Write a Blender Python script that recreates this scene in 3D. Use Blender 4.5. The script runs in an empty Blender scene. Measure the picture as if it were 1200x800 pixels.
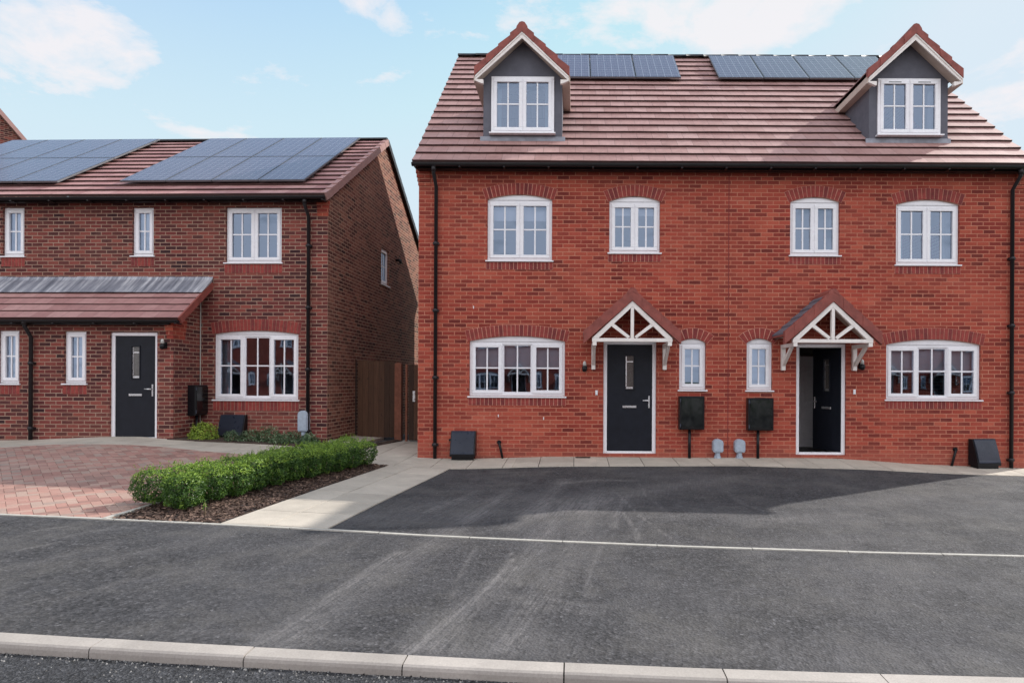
import bpy, math, random
import numpy as np
from mathutils import Vector, Matrix, noise
random.seed(7); np.random.seed(7)
S = bpy.context.scene
COL = S.collection
R = math.radians
F, CX, CY, CAMH, ROLL = 744.0, 673.0, 447.0, 1.47, 0.005
YF = 11.9            # distance of the right-hand facade

# ------------------------------------------------------------------ terrain
CP = [(-2.9,11.9,.02),(-.5,11.9,.05),(2.,11.9,.045),(4.3,11.9,.05),(5.2,11.9,.03),(6.,11.9,-.03),(8.4,11.9,-.12),
      (-2.1,11,-.03),(.5,11,-.0),(3,11,-.0),(4.1,11,-.02),(7.6,11,-.14),
      (-6,6.6,.08),(-3.7,6.5,.01),(-1.5,6.27,-.06),(1,6.14,-.12),(4.4,6.16,-.2),
      (-3.5,3.88,-.05),(-1.4,3.74,-.12),(.6,3.66,-.18),(2.5,3.67,-.22),
      (-8.6,12.1,.36),(-11,12.3,.27),(-7.6,12.0,.31),(-5.06,12.9,.2),(-4.7,10.9,.14),(-8.0,11.3,.335),(-10.5,11.5,.26),
      (-4.5,14.5,.13),(-3.3,14.4,.08),(-3.5,12,.05),(-3.2,10.9,.02),(-12,6.6,.2),(-14,12,.3),(10,4,-.38),(11,11,-.25)]
_A = np.array(CP)
def _U(r2): return np.where(r2 > 1e-12, r2*np.log(r2+1e-12), 0.0)
_n = len(CP)
_K = _U(((_A[:,None,:2]-_A[None,:,:2])**2).sum(-1)) + np.eye(_n)*0.02
_P = np.hstack([np.ones((_n,1)), _A[:,:2]])
_W = np.linalg.solve(np.block([[_K,_P],[_P.T,np.zeros((3,3))]]), np.concatenate([_A[:,2],np.zeros(3)]))
def G(x, y):
    x = min(max(x,-15.),12.); y = min(max(y,3.),15.5)
    u = _U((_A[:,0]-x)**2+(_A[:,1]-y)**2)
    return float(u@_W[:_n] + _W[_n] + _W[_n+1]*x + _W[_n+2]*y)

def ray(px, py):
    dx, dy = px-CX, py-CY
    c, s = math.cos(ROLL), math.sin(ROLL)
    return Vector(((dx*c+dy*s)/F, 1.0, -(-dx*s+dy*c)/F))
CAM = Vector((0,0,CAMH))
def gp(px, py):                       # point of the ground seen at a photo position
    d = ray(px,py); t = 2.0
    for i in range(4000):
        p = CAM+d*t
        if p.z <= G(p.x,p.y): break
        t += .01
    return (p.x, p.y)

# ------------------------------------------------------------------ node materials
class NT:
    def __init__(s, name):
        s.m = bpy.data.materials.new(name); s.m.use_nodes = True
        s.t = s.m.node_tree; s.b = s.t.nodes['Principled BSDF']; s.out = s.t.nodes['Material Output']
    def n(s, typ, **k):
        nd = s.t.nodes.new(typ)
        for a, v in k.items():
            if a.startswith('_'): setattr(nd, a[1:], v)
            else: nd.inputs[a.replace('__',' ')].default_value = v
        return nd
    def l(s, a, b): s.t.links.new(a, b)
    def noise(s, vec, scale, detail=4, rough=.6, dist=0.):
        nd = s.n('ShaderNodeTexNoise'); nd.inputs['Scale'].default_value = scale
        nd.inputs['Detail'].default_value = detail; nd.inputs['Roughness'].default_value = rough
        nd.inputs['Distortion'].default_value = dist
        if vec: s.l(vec, nd.inputs['Vector'])
        return nd.outputs['Fac']
    def ramp(s, fac, stops, interp='LINEAR'):
        nd = s.n('ShaderNodeValToRGB'); cr = nd.color_ramp; cr.interpolation = interp
        while len(cr.elements) < len(stops): cr.elements.new(.5)
        for e, (p, c) in zip(cr.elements, stops):
            e.position = p; e.color = (c+(1,)) if isinstance(c,tuple) else (c,c,c,1)
        s.l(fac, nd.inputs['Fac']); return nd.outputs['Color']
    def mix(s, fac, a, b, mode='MIX'):
        nd = s.n('ShaderNodeMix'); nd.data_type = 'RGBA'; nd.blend_type = mode
        for v, i in ((fac,0),(a,6),(b,7)):
            if isinstance(v,(int,float)): nd.inputs[i].default_value = v if i==0 else (v,v,v,1)
            elif isinstance(v,tuple): nd.inputs[i].default_value = v+(1,)
            else: s.l(v, nd.inputs[i])
        return nd.outputs[2]
    def math(s, op, a, b=0.):
        nd = s.n('ShaderNodeMath'); nd.operation = op
        for i, v in ((0,a),(1,b)):
            if isinstance(v,(int,float)): nd.inputs[i].default_value = v
            else: s.l(v, nd.inputs[i])
        return nd.outputs[0]
    def bump(s, h, strength=.3, dist=.01):
        nd = s.n('ShaderNodeBump'); nd.inputs['Strength'].default_value = strength; nd.inputs['Distance'].default_value = dist
        s.l(h, nd.inputs['Height']); s.l(nd.outputs['Normal'], s.b.inputs['Normal'])
    def col(s, c):
        if isinstance(c,tuple): s.b.inputs['Base Color'].default_value = c+(1,)
        else: s.l(c, s.b.inputs['Base Color'])
    def rough(s, r):
        if isinstance(r,(int,float)): s.b.inputs['Roughness'].default_value = r
        else: s.l(r, s.b.inputs['Roughness'])
    def uv(s): return s.n('ShaderNodeUVMap').outputs[0] if False else s.n('ShaderNodeTexCoord').outputs['UV']
    def obj(s): return s.n('ShaderNodeTexCoord').outputs['Object']
    def geo(s): return s.n('ShaderNodeNewGeometry').outputs['Position']
    def mapv(s, v, scale=(1,1,1), rot=(0,0,0)):
        nd = s.n('ShaderNodeMapping'); nd.inputs['Scale'].default_value = scale; nd.inputs['Rotation'].default_value = rot
        s.l(v, nd.inputs['Vector']); return nd.outputs[0]

def plain(name, c, rough=.5, var=.12, scale=6, metal=0., bump=0., spec=.5):
    t = NT(name); g = t.geo()
    n1 = t.noise(g, scale, 5)
    t.col(t.mix(1.0, c, t.ramp(n1, [(.3,1-var),(.7,1+var*.4)]), 'MULTIPLY'))
    t.rough(t.ramp(t.noise(g, scale*2.3, 3), [(.3,max(0.03,rough-.08)),(.7,min(1,rough+.1))]))
    t.b.inputs['Metallic'].default_value = metal
    t.b.inputs['Specular IOR Level'].default_value = spec
    if bump: t.bump(t.noise(g, 90, 3), bump, .004)
    return t.m

def brick_mat(name, stops, mortar, patch, light, msz=.0085):
    t = NT(name); uv = t.uv()
    nz = t.n('ShaderNodeTexNoise'); nz.inputs['Scale'].default_value = 22; nz.inputs['Detail'].default_value = 2
    t.l(uv, nz.inputs['Vector'])
    sub = t.n('ShaderNodeVectorMath'); sub.operation='SUBTRACT'; t.l(nz.outputs['Color'], sub.inputs[0]); sub.inputs[1].default_value=(.5,.5,.5)
    scl = t.n('ShaderNodeVectorMath'); scl.operation='SCALE'; t.l(sub.outputs[0], scl.inputs[0]); scl.inputs['Scale'].default_value=.011
    add = t.n('ShaderNodeVectorMath'); add.operation='ADD'; t.l(uv, add.inputs[0]); t.l(scl.outputs[0], add.inputs[1])
    bt = t.n('ShaderNodeTexBrick'); bt.offset=.5; bt.squash=1
    for k,v in (('Scale',1.),('Mortar Size',msz),('Mortar Smooth',.3),('Bias',0.),('Brick Width',.225),('Row Height',.075)): bt.inputs[k].default_value=v
    bt.inputs['Color1'].default_value=(0,0,0,1); bt.inputs['Color2'].default_value=(1,1,1,1); bt.inputs['Mortar'].default_value=(.5,.5,.5,1)
    t.l(add.outputs[0], bt.inputs['Vector'])
    c = t.ramp(bt.outputs['Color'], stops)
    fine = t.noise(uv, 60, 5, .7)
    c = t.mix(1., c, t.ramp(fine, [(.25,.7),(.75,1.25)]), 'MULTIPLY')
    big = t.noise(uv, .55, 5, .65)
    c = t.mix(t.ramp(big, [(.42,0.),(.72,.55)]), c, patch)
    c = t.mix(1., c, t.ramp(t.noise(uv, .9, 3, .6), [(.35,.86),(.65,1.10)]), 'MULTIPLY')
    mo = t.mix(t.noise(uv, 35, 3), mortar, tuple(v*.75 for v in mortar))
    # mortar rubbed or smeared unevenly so that joints fade in and out
    mo = t.mix(t.ramp(t.noise(uv, 2.2, 4), [(.38,0.),(.66,.55)]), mo, patch)
    c = t.mix(bt.outputs['Fac'], c, mo)
    c = t.mix(t.ramp(t.noise(t.mapv(uv,(1,1.7,1)), 1.3, 6, .7), [(.56,0.),(.8,.30)]), c, light)
    # splash dirt and salts along the lowest courses
    sp=t.n('ShaderNodeSeparateXYZ'); t.l(uv, sp.inputs[0])
    low=t.ramp(t.math('ADD', sp.outputs[1], t.math('MULTIPLY', t.noise(uv, 3.5, 5, .7), .5)), [(.18,.55),(.62,0.)])
    c = t.mix(low, c, t.mix(t.noise(uv, 7, 5, .8), tuple(v*.45 for v in patch), light))
    t.col(c); t.rough(.88); t.b.inputs['Specular IOR Level'].default_value=.25
    h = t.math('ADD', t.math('MULTIPLY', bt.outputs['Fac'], -1.0), t.math('MULTIPLY', fine, .35))
    t.bump(h, .7, .006)
    return t.m

def tile_mat(name, c1, c2, c3):
    t = NT(name); uv = t.uv()
    bt = t.n('ShaderNodeTexBrick'); bt.offset=.5
    for k,v in (('Scale',1.),('Mortar Size',.004),('Mortar Smooth',.2),('Brick Width',.30),('Row Height',.335)): bt.inputs[k].default_value=v
    bt.inputs['Color1'].default_value=(0,0,0,1); bt.inputs['Color2'].default_value=(1,1,1,1)
    t.l(uv, bt.inputs['Vector'])
    mid=tuple(v*.97 for v in c2); c = t.mix(.45, t.ramp(bt.outputs['Color'], [(0.,c1),(.5,c2),(1.,c3)]), mid)
    c = t.mix(1., c, t.ramp(t.noise(uv, 9, 6, .75), [(.25,.72),(.75,1.2)]), 'MULTIPLY')
    c = t.mix(t.ramp(t.noise(uv, 1.1, 5, .7), [(.45,0.),(.75,.5)]), c, c3)
    c = t.mix(t.ramp(t.noise(t.mapv(uv,(9,1.2,1)), 1.5, 4, .7), [(.55,0.),(.8,.3)]), c, tuple(v*.55 for v in c1))
    c = t.mix(t.math('MULTIPLY', bt.outputs['Fac'], .6), c, (.06,.035,.035))
    t.col(c); t.rough(.72); t.bump(t.math('ADD', t.math('MULTIPLY',bt.outputs['Fac'],-1.), t.noise(uv, 40, 4)), .35, .004)
    return t.m

M = {}
M['brick_red'] = brick_mat('red_brick', [(0,(.135,.024,.020)),(.22,(.235,.037,.027)),(.6,(.335,.057,.037)),(.86,(.40,.088,.054)),(1,(.20,.032,.026))],
                           (.56,.235,.155), (.365,.085,.055), (.48,.18,.13), .0078)
M['brick_brown'] = brick_mat('brown_brick', [(0,(.035,.015,.018)),(.3,(.095,.024,.024)),(.62,(.17,.038,.034)),(.85,(.24,.062,.048)),(1,(.07,.024,.026))],
                           (.41,.28,.21), (.22,.075,.055), (.34,.18,.13))
M['brick_gable'] = brick_mat('gable_brick', [(0,(.05,.024,.022)),(.3,(.12,.042,.036)),(.62,(.20,.075,.055)),(.85,(.28,.12,.085)),(1,(.09,.04,.035))],
                           (.50,.36,.26), (.27,.14,.10), (.42,.27,.19))
M['soldier'] = plain('soldier_brick', (.28,.045,.036), .85, .35, 14, bump=.4)
M['soldier_dark'] = plain('soldier_brick_dark', (.20,.032,.030), .85, .35, 14, bump=.4)
M['mortar'] = plain('mortar', (.66,.34,.25), .9, .25, 30, bump=.3)
M['mortar_buff'] = plain('mortar_buff', (.38,.22,.16), .9, .25, 30, bump=.3)
M['tile'] = tile_mat('roof_tile', (.25,.130,.115), (.34,.190,.172), (.44,.28,.26))
M['tile_left'] = tile_mat('roof_tile_left', (.24,.105,.10), (.33,.16,.15), (.46,.27,.25))
M['tile_edge'] = plain('tile_butt_edge', (.075,.035,.032), .85, .3, 12)
M['tile_red'] = plain('red_clay_tile', (.26,.065,.05), .7, .35, 7, bump=.3)
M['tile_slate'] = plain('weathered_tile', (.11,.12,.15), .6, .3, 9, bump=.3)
M['verge'] = plain('verge_unit', (.36,.20,.18), .6, .15, 8)
M['upvc'] = plain('white_upvc', (.80,.79,.82), .28, .04, 3)
M['timber_white'] = plain('white_painted_timber', (.80,.74,.70), .45, .10, 12, bump=.1)
M['soffit'] = plain('cream_soffit', (.55,.45,.38), .5, .1, 5)
M['render'] = plain('grey_render', (.115,.115,.140), .9, .18, 5, bump=.5)
M['door'] = plain('charcoal_door', (.010,.012,.019), .42, .25, 8, bump=.12, spec=.22)
M['black'] = plain('black_plastic', (.008,.008,.010), .35, .2, 6, spec=.25)
M['gloss'] = plain('glossy_black', (.008,.009,.010), .12, .5, 3)
M['boxgrey'] = plain('dark_grey_plastic', (.036,.042,.062), .32, .2, 5, spec=.4)
M['gutter'] = plain('dark_gutter', (.016,.013,.015), .4, .2, 4, spec=.3)
M['silver'] = plain('satin_steel', (.62,.62,.64), .28, .1, 5, metal=.85)
M['palegrey'] = plain('pale_grey_plastic', (.36,.42,.50), .45, .2, 18)
M['lead'] = plain('lead_sheet', (.24,.25,.29), .42, .4, 5, metal=.35)
M['room'] = plain('room_plaster', (.42,.40,.38), .9, .05, 2)
M['floor_in'] = plain('hall_floor', (.16,.15,.14), .6, .2, 6)
M['blind'] = plain('blind_fabric', (.70,.68,.68), .8, .05, 3)
M['curtain'] = plain('curtain_fabric', (.36,.40,.43), .9, .15, 8)
M['slat'] = plain('edging_concrete', (.42,.40,.36), .85, .2, 12, bump=.3)
M['stem'] = plain('woody_stem', (.22,.16,.10), .9, .3, 20)
M['brassy'] = plain('light_fitting', (.5,.5,.48), .2, .1, 5)

def lead_streak():
    t = NT('streaked_lead'); uv = t.obj()
    c = t.ramp(t.noise(t.mapv(uv,(3,.25,.25)), 2.2, 6, .75), [(.36,(.09,.10,.13)),(.5,(.24,.25,.29)),(.64,(.52,.53,.56))])
    t.col(c); t.rough(.45); t.b.inputs['Metallic'].default_value=.3; t.bump(t.noise(uv,12,3),.2,.01); return t.m
M['leadstreak'] = lead_streak()

def glass(name, refl, tint):
    t = NT(name)
    gl = t.n('ShaderNodeBsdfGlossy'); gl.inputs['Roughness'].default_value=.015; gl.inputs['Color'].default_value=(.62,.76,1,1)
    tr = t.n('ShaderNodeBsdfTransparent'); tr.inputs['Color'].default_value=tint+(1,)
    mx = t.n('ShaderNodeMixShader'); 
    lw = t.n('ShaderNodeFresnel'); lw.inputs['IOR'].default_value=1.5
    fac = t.math('ADD', t.math('MULTIPLY', lw.outputs[0], .9), refl)
    t.l(fac, mx.inputs[0]); t.l(tr.outputs[0], mx.inputs[1]); t.l(gl.outputs[0], mx.inputs[2])
    nb = t.n('ShaderNodeBump'); nb.inputs['Strength'].default_value=.03; nb.inputs['Distance'].default_value=.05
    t.l(t.noise(t.obj(), 1.7, 1), nb.inputs['Height']); t.l(nb.outputs[0], gl.inputs['Normal'])
    t.l(mx.outputs[0], t.out.inputs['Surface']); return t.m
M['glass'] = glass('window_glass', .16, (.68,.73,.80))
M['obscure'] = plain('obscured_glass', (.10,.09,.085), .12, .5, 60)

def solar_mat():
    t = NT('solar_cells'); uv = t.uv()
    sp = t.n('ShaderNodeSeparateXYZ'); t.l(uv, sp.inputs[0])
    def line(o, period, w):
        fr = t.math('FRACT', t.math('DIVIDE', o, period)); return t.math('LESS_THAN', fr, w)
    a = line(sp.outputs[0], .166, .05); b = line(sp.outputs[1], .166, .05); c2 = line(sp.outputs[0], .055, .06)
    m = t.math('MAXIMUM', t.math('MAXIMUM', a, b), t.math('MULTIPLY', c2, .4))
    c = t.mix(t.noise(uv, 2, 3), (.060,.045,.070), (.085,.065,.092))
    t.col(t.mix(m, c, (.26,.27,.31))); t.rough(.22); t.b.inputs['Coat Weight'].default_value=.35; t.b.inputs['Coat Roughness'].default_value=.12
    t.b.inputs['IOR'].default_value = 1.5
    return t.m
M['solar'] = solar_mat()
M['solar_frame'] = plain('panel_frame', (.17,.175,.19), .35, .1, 5, metal=.5)

def tarmac_mat(name, base, agg=70., dust=True, coarse=False):
    t = NT(name); g = t.geo()
    v = t.n('ShaderNodeTexVoronoi'); v.inputs['Scale'].default_value = agg; t.l(g, v.inputs['Vector'])
    st = t.ramp(t.n('ShaderNodeSeparateColor').outputs[0] if False else v.outputs['Color'], [(0.,.42),(.45,.85),(.8,1.25),(.95,1.9),(1.,3.2)])
    c = t.mix(1., t.mix(t.noise(g, .7, 6, .65), tuple(x*.80 for x in base), tuple(x*1.28 for x in base)), st, 'MULTIPLY')
    c = t.mix(1., c, t.ramp(t.noise(g, 24, 7, .85), [(.34,.36),(.5,.92),(.66,1.95)]), 'MULTIPLY')
    if dust:
        at = t.n('ShaderNodeAttribute'); at.attribute_name = 'dust'
        rg = t.mapv(g,(1,1,1),(0,0,R(11)))
        fine = t.noise(t.mapv(rg,(26,1.1,1)), 1.6, 6, .8)          # scrape lines along the drive
        mid = t.noise(t.mapv(rg,(4.5,.8,1)), 1.5, 6, .7)
        blot = t.noise(g, 9, 6, .8)
        d = t.math('MULTIPLY', at.outputs['Fac'], t.ramp(fine, [(.36,.12),(.64,1.)]))
        d = t.math('MULTIPLY', d, t.ramp(blot, [(.36,.35),(.58,1.)]))
        lite = tuple(x*f for x,f in zip(base,(4.4,4.25,3.95)))
        c = t.mix(t.math('MINIMUM', t.math('MULTIPLY', d, .88), .75), c, lite)
        c = t.mix(t.math('MULTIPLY', t.ramp(mid, [(.52,0.),(.72,.5)]), t.ramp(fine, [(.4,.2),(.6,1.)])), c, tuple(x*2.5 for x in base))
        x2 = t.noise(t.mapv(t.mapv(g,(1,1,1),(0,0,R(-14))),(1.0,9,1)), 1.8, 6, .75)
        c = t.mix(t.ramp(x2, [(.56,0.),(.74,.35)]), c, tuple(x*2.5 for x in base))
        c = t.mix(t.ramp(t.noise(g, .55, 7, .7), [(.44,0.),(.66,.42)]), c, tuple(x*2.0 for x in base))
        c = t.mix(t.ramp(t.noise(g, 1.3, 7, .75), [(.47,0.),(.66,.42)]), c, (base[0]*2.7,base[1]*2.6,base[2]*2.3))
        c = t.mix(t.ramp(t.noise(g, 46, 2, .5), [(.73,0.),(.79,.6)]), c, (.3,.28,.26))
    t.col(c); t.rough(t.ramp(t.noise(g,3,5),[(.3,.78),(.7,.97)])); t.b.inputs['Specular IOR Level'].default_value=.3
    t.bump(t.math('ADD', v.outputs['Distance'], t.noise(g, agg*.6, 4, .7)), 1. if coarse else .8, .012 if coarse else .007)
    return t.m
M['tarmac'] = tarmac_mat('driveway_tarmac', (.044,.0425,.0448), 52.)
M['road'] = tarmac_mat('road_asphalt', (.050,.050,.054), 80., False, True)

def slab_mat(name, c, var):
    t = NT(name); g = t.geo()
    at = t.n('ShaderNodeAttribute'); at.attribute_name='rnd'
    cc = t.mix(at.outputs['Fac'], tuple(v*(1-var) for v in c), tuple(v*(1+var*.5) for v in c))
    cc = t.mix(1., cc, t.ramp(t.noise(g, 2.2, 7, .7), [(.3,.80),(.7,1.08)]), 'MULTIPLY')
    cc = t.mix(1., cc, t.ramp(t.noise(g, 80, 3, .7), [(.3,.86),(.7,1.08)]), 'MULTIPLY')
    cc = t.mix(t.ramp(t.noise(g, 5, 5, .8), [(.62,0.),(.85,.4)]), cc, tuple(v*.5 for v in c))
    t.col(cc); t.rough(.85); t.bump(t.noise(g, 120, 3), .25, .003); return t.m
M['slab'] = slab_mat('paving_slab', (.46,.41,.345), .14)
M['kerb'] = slab_mat('kerb_concrete', (.40,.36,.325), .10)
def block_mat():
    t = NT('block_paving'); g = t.geo()
    at = t.n('ShaderNodeAttribute'); at.attribute_name='rnd'
    c = t.ramp(at.outputs['Fac'], [(0,(.24,.135,.11)),(.3,(.32,.165,.135)),(.6,(.37,.205,.165)),(.85,(.35,.245,.20)),(1,(.27,.20,.17))])
    c = t.mix(1., c, t.ramp(t.noise(g, 1.1, 5, .6), [(.3,.86),(.7,1.14)]), 'MULTIPLY')
    c = t.mix(1., c, t.ramp(t.noise(g, 90, 3, .7), [(.3,.8),(.7,1.12)]), 'MULTIPLY')
    c = t.mix(t.ramp(t.noise(g, .8, 6, .7), [(.5,0.),(.75,.35)]), c, (.40,.33,.28))
    t.col(c); t.rough(.9); t.bump(t.noise(g, 130, 3), .3, .003); return t.m
M['block'] = block_mat()
def soil_mat(name, a, b):
    t = NT(name); g = t.geo()
    at = t.n('ShaderNodeAttribute'); at.attribute_name='rnd'
    c = t.mix(at.outputs['Fac'], a, b)
    c = t.mix(1., c, t.ramp(t.noise(g, 60, 5, .8), [(.3,.6),(.7,1.3)]), 'MULTIPLY')
    t.col(c); t.rough(.95); t.bump(t.noise(g, 70, 4), .8, .01); return t.m
M['soil'] = soil_mat('bed_soil', (.040,.024,.017), (.07,.043,.03))
M['chip'] = soil_mat('bark_chip', (.045,.024,.018), (.24,.155,.115))
def leaf_mat(name, a, b, c3):
    t = NT(name)
    at = t.n('ShaderNodeAttribute'); at.attribute_name='rnd'
    c = t.ramp(at.outputs['Fac'], [(0,a),(.55,b),(1,c3)])
    t.col(c); t.rough(.42); t.b.inputs['Specular IOR Level'].default_value=.4
    tl = t.n('ShaderNodeBsdfTranslucent'); t.l(c, tl.inputs['Color'])
    mx = t.n('ShaderNodeMixShader'); mx.inputs[0].default_value=.28
    t.l(t.b.outputs[0], mx.inputs[1]); t.l(tl.outputs[0], mx.inputs[2]); t.l(mx.outputs[0], t.out.inputs['Surface'])
    return t.m
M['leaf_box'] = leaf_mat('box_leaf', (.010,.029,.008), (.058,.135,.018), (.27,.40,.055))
M['leaf_lime'] = leaf_mat('lime_leaf', (.09,.16,.02), (.26,.36,.04), (.42,.50,.08))
M['leaf_grey'] = leaf_mat('sage_leaf', (.035,.075,.030), (.10,.17,.075), (.34,.42,.28))
def fence_mat():
    t = NT('stained_fence_wood'); o = t.obj()
    at = t.n('ShaderNodeAttribute'); at.attribute_name='rnd'
    c = t.mix(at.outputs['Fac'], (.036,.018,.011), (.115,.056,.031))
    c = t.mix(1., c, t.ramp(t.noise(t.mapv(o,(40,40,2)), 1.6, 6, .75), [(.3,.6),(.7,1.35)]), 'MULTIPLY')
    c = t.mix(t.ramp(t.noise(t.mapv(o,(5,5,3)), 2.1, 3, .5), [(.64,0.),(.72,.7)]), c, (.025,.013,.009))
    t.col(c); t.rough(.85); t.bump(t.noise(t.mapv(o,(40,40,2)),2,4),.4,.004); return t.m
M['fence'] = fence_mat()
M['fence_post'] = plain('fence_post_wood', (.20,.075,.045), .85, .35, 12, bump=.3)
M['grass'] = plain('rough_grass', (.06,.10,.03), .95, .4, 2)

# ------------------------------------------------------------------ mesh builder
class MB:
    def __init__(s): s.v=[]; s.f=[]; s.uv=[]; s.r=[]; s.mi=[]; s.sm=[]; s.cr=0.; s.cm=0; s.cs=False
    def face(s, pts, uv=None):
        b=len(s.v); pts=[tuple(p) for p in pts]; s.v+=pts; s.f.append(tuple(range(b,b+len(pts))))
        if uv is None:
            P=[Vector(p) for p in pts]; n=Vector((0,0,0))
            for i in range(len(P)):
                a,c=P[i],P[(i+1)%len(P)]
                n+=Vector(((a.y-c.y)*(a.z+c.z),(a.z-c.z)*(a.x+c.x),(a.x-c.x)*(a.y+c.y)))
            ax,ay,az=abs(n.x),abs(n.y),abs(n.z)
            if az>=ax and az>=ay: uv=[(p.x,p.y) for p in P]
            elif ay>=ax: uv=[(p.x,p.z) for p in P]
            else: uv=[(p.y+.11,p.z) for p in P]
        s.uv.append(uv); s.r.append(s.cr); s.mi.append(s.cm); s.sm.append(s.cs)
    def box(s, x0,x1,y0,y1,z0,z1):
        a=[(x0,y0,z0),(x1,y0,z0),(x1,y1,z0),(x0,y1,z0),(x0,y0,z1),(x1,y0,z1),(x1,y1,z1),(x0,y1,z1)]
        for q in ((0,1,5,4),(1,2,6,5),(2,3,7,6),(3,0,4,7),(4,5,6,7),(3,2,1,0)): s.face([a[i] for i in q])
    def bev(s, x0,x1,y0,y1,z0,z1,b=.006):      # box with a chamfer round its front (-y) face
        s.prism([(x0,z0),(x1,z0),(x1,z1),(x0,z1)], y0+b, y1)
        o=[(x0,y0+b,z0),(x1,y0+b,z0),(x1,y0+b,z1),(x0,y0+b,z1)]; i=[(x0+b,y0,z0+b),(x1-b,y0,z0+b),(x1-b,y0,z1-b),(x0+b,y0,z1-b)]
        s.face(i)
        for k in range(4): s.face([o[k],o[(k+1)%4],i[(k+1)%4],i[k]])
    def prism(s, xz, y0, y1):                  # polygon in xz pushed along y
        n=len(xz); A=sum(xz[i][0]*xz[(i+1)%n][1]-xz[(i+1)%n][0]*xz[i][1] for i in range(n))
        if A<0: xz=xz[::-1]
        s.face([(x,y0,z) for x,z in xz]); s.face([(x,y1,z) for x,z in xz[::-1]])
        for i in range(n):
            a,c=xz[i],xz[(i+1)%n]; s.face([(a[0],y1,a[1]),(c[0],y1,c[1]),(c[0],y0,c[1]),(a[0],y0,a[1])][::-1] if False else [(a[0],y0,a[1]),(a[0],y1,a[1]),(c[0],y1,c[1]),(c[0],y0,c[1])])
    def prismx(s, yz, x0, x1):
        n=len(yz)
        s.face([(x1,y,z) for y,z in yz]); s.face([(x0,y,z) for y,z in yz[::-1]])
        for i in range(n):
            a,c=yz[i],yz[(i+1)%n]; s.face([(x0,a[0],a[1]),(x0,c[0],c[1]),(x1,c[0],c[1]),(x1,a[0],a[1])])
    def bar(s, p, q, w, h=None):               # square bar between two points
        h=h or w; p=Vector(p); q=Vector(q); d=(q-p).normalized()
        up=Vector((0,1,0)) if abs(d.y)<.9 else Vector((0,0,1))
        a=d.cross(up).normalized()*w/2; b=d.cross(a).normalized()*h/2
        r=[[c-a-b,c+a-b,c+a+b,c-a+b] for c in (p,q)]
        s.face(r[0][::-1]); s.face(r[1])
        for i in range(4): s.face([r[0][i],r[0][(i+1)%4],r[1][(i+1)%4],r[1][i]])
    def tube(s, pts, r, n=12, taper=None):
        pts=[Vector(p) for p in pts]; rings=[]
        s0=s.cs; s.cs=True
        for i,p in enumerate(pts):
            d=(pts[min(i+1,len(pts)-1)]-pts[max(i-1,0)]).normalized()
            up=Vector((0,1,0)) if abs(d.y)<.85 else Vector((1,0,0))
            a=d.cross(up).normalized(); b=d.cross(a).normalized()
            rr=r if taper is None else r*taper[i]
            rings.append([p+(a*math.cos(2*math.pi*k/n)+b*math.sin(2*math.pi*k/n))*rr for k in range(n)])
        for i in range(len(rings)-1):
            for k in range(n): s.face([rings[i][k],rings[i][(k+1)%n],rings[i+1][(k+1)%n],rings[i+1][k]])
        s.cs=False; s.face(rings[0][::-1]); s.face(rings[-1]); s.cs=s0
    def build(s, name, mats, parent=None):
        me=bpy.data.meshes.new(name); me.from_pydata(s.v,[],s.f); me.update()
        ul=me.uv_layers.new(name='UVMap'); k=[c for f in s.uv for p in f for c in (float(p[0]),float(p[1]))]
        ul.data.foreach_set('uv',k)
        at=me.attributes.new('rnd','FLOAT','FACE'); at.data.foreach_set('value',s.r)
        me.polygons.foreach_set('material_index',s.mi); me.polygons.foreach_set('use_smooth',s.sm)
        for m in (mats if isinstance(mats,(list,tuple)) else [mats]): me.materials.append(m)
        if any(s.sm):
            import bmesh
            bm=bmesh.new(); bm.from_mesh(me); bmesh.ops.remove_doubles(bm,verts=bm.verts,dist=1e-5); bm.to_mesh(me); bm.free()
        o=bpy.data.objects.new(name,me); COL.objects.link(o)
        if parent: o.parent=parent
        return o

def tag(o, label=None, cat=None, group=None, kind=None):
    if label: o['label']=label
    if cat: o['category']=cat
    if group: o['group']=group
    if kind: o['kind']=kind
    return o
def empty(name, loc, rz=0):
    o=bpy.data.objects.new(name,None); COL.objects.link(o); o.location=loc; o.rotation_euler=(0,0,rz); o.empty_display_size=.2
    return o
def copy_tree(o, parent=None):
    c=o.copy(); COL.objects.link(c)
    if parent: c.parent=parent
    for ch in [x for x in COL.objects if x.parent==o]: copy_tree(ch,c)
    return c

class House:
    def __init__(s, name, loc, rz): s.o=empty(name,loc,rz); s.loc=Vector(loc); s.rz=rz; s.M=Matrix.Translation(s.loc)@Matrix.Rotation(rz,4,'Z'); s.I=s.M.inverted()
    def at(s, px, py, yl=0.):                  # local x,z where the photo ray meets the plane y=yl
        o=s.I@CAM; d=(s.I.to_3x3()@ray(px,py)); t=(yl-o.y)/d.y; p=o+d*t; return p.x,p.z
    def atx(s, px, py, xl):                    # local y,z where it meets the plane x=xl
        o=s.I@CAM; d=(s.I.to_3x3()@ray(px,py)); t=(xl-o.x)/d.x; p=o+d*t; return p.y,p.z

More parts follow.
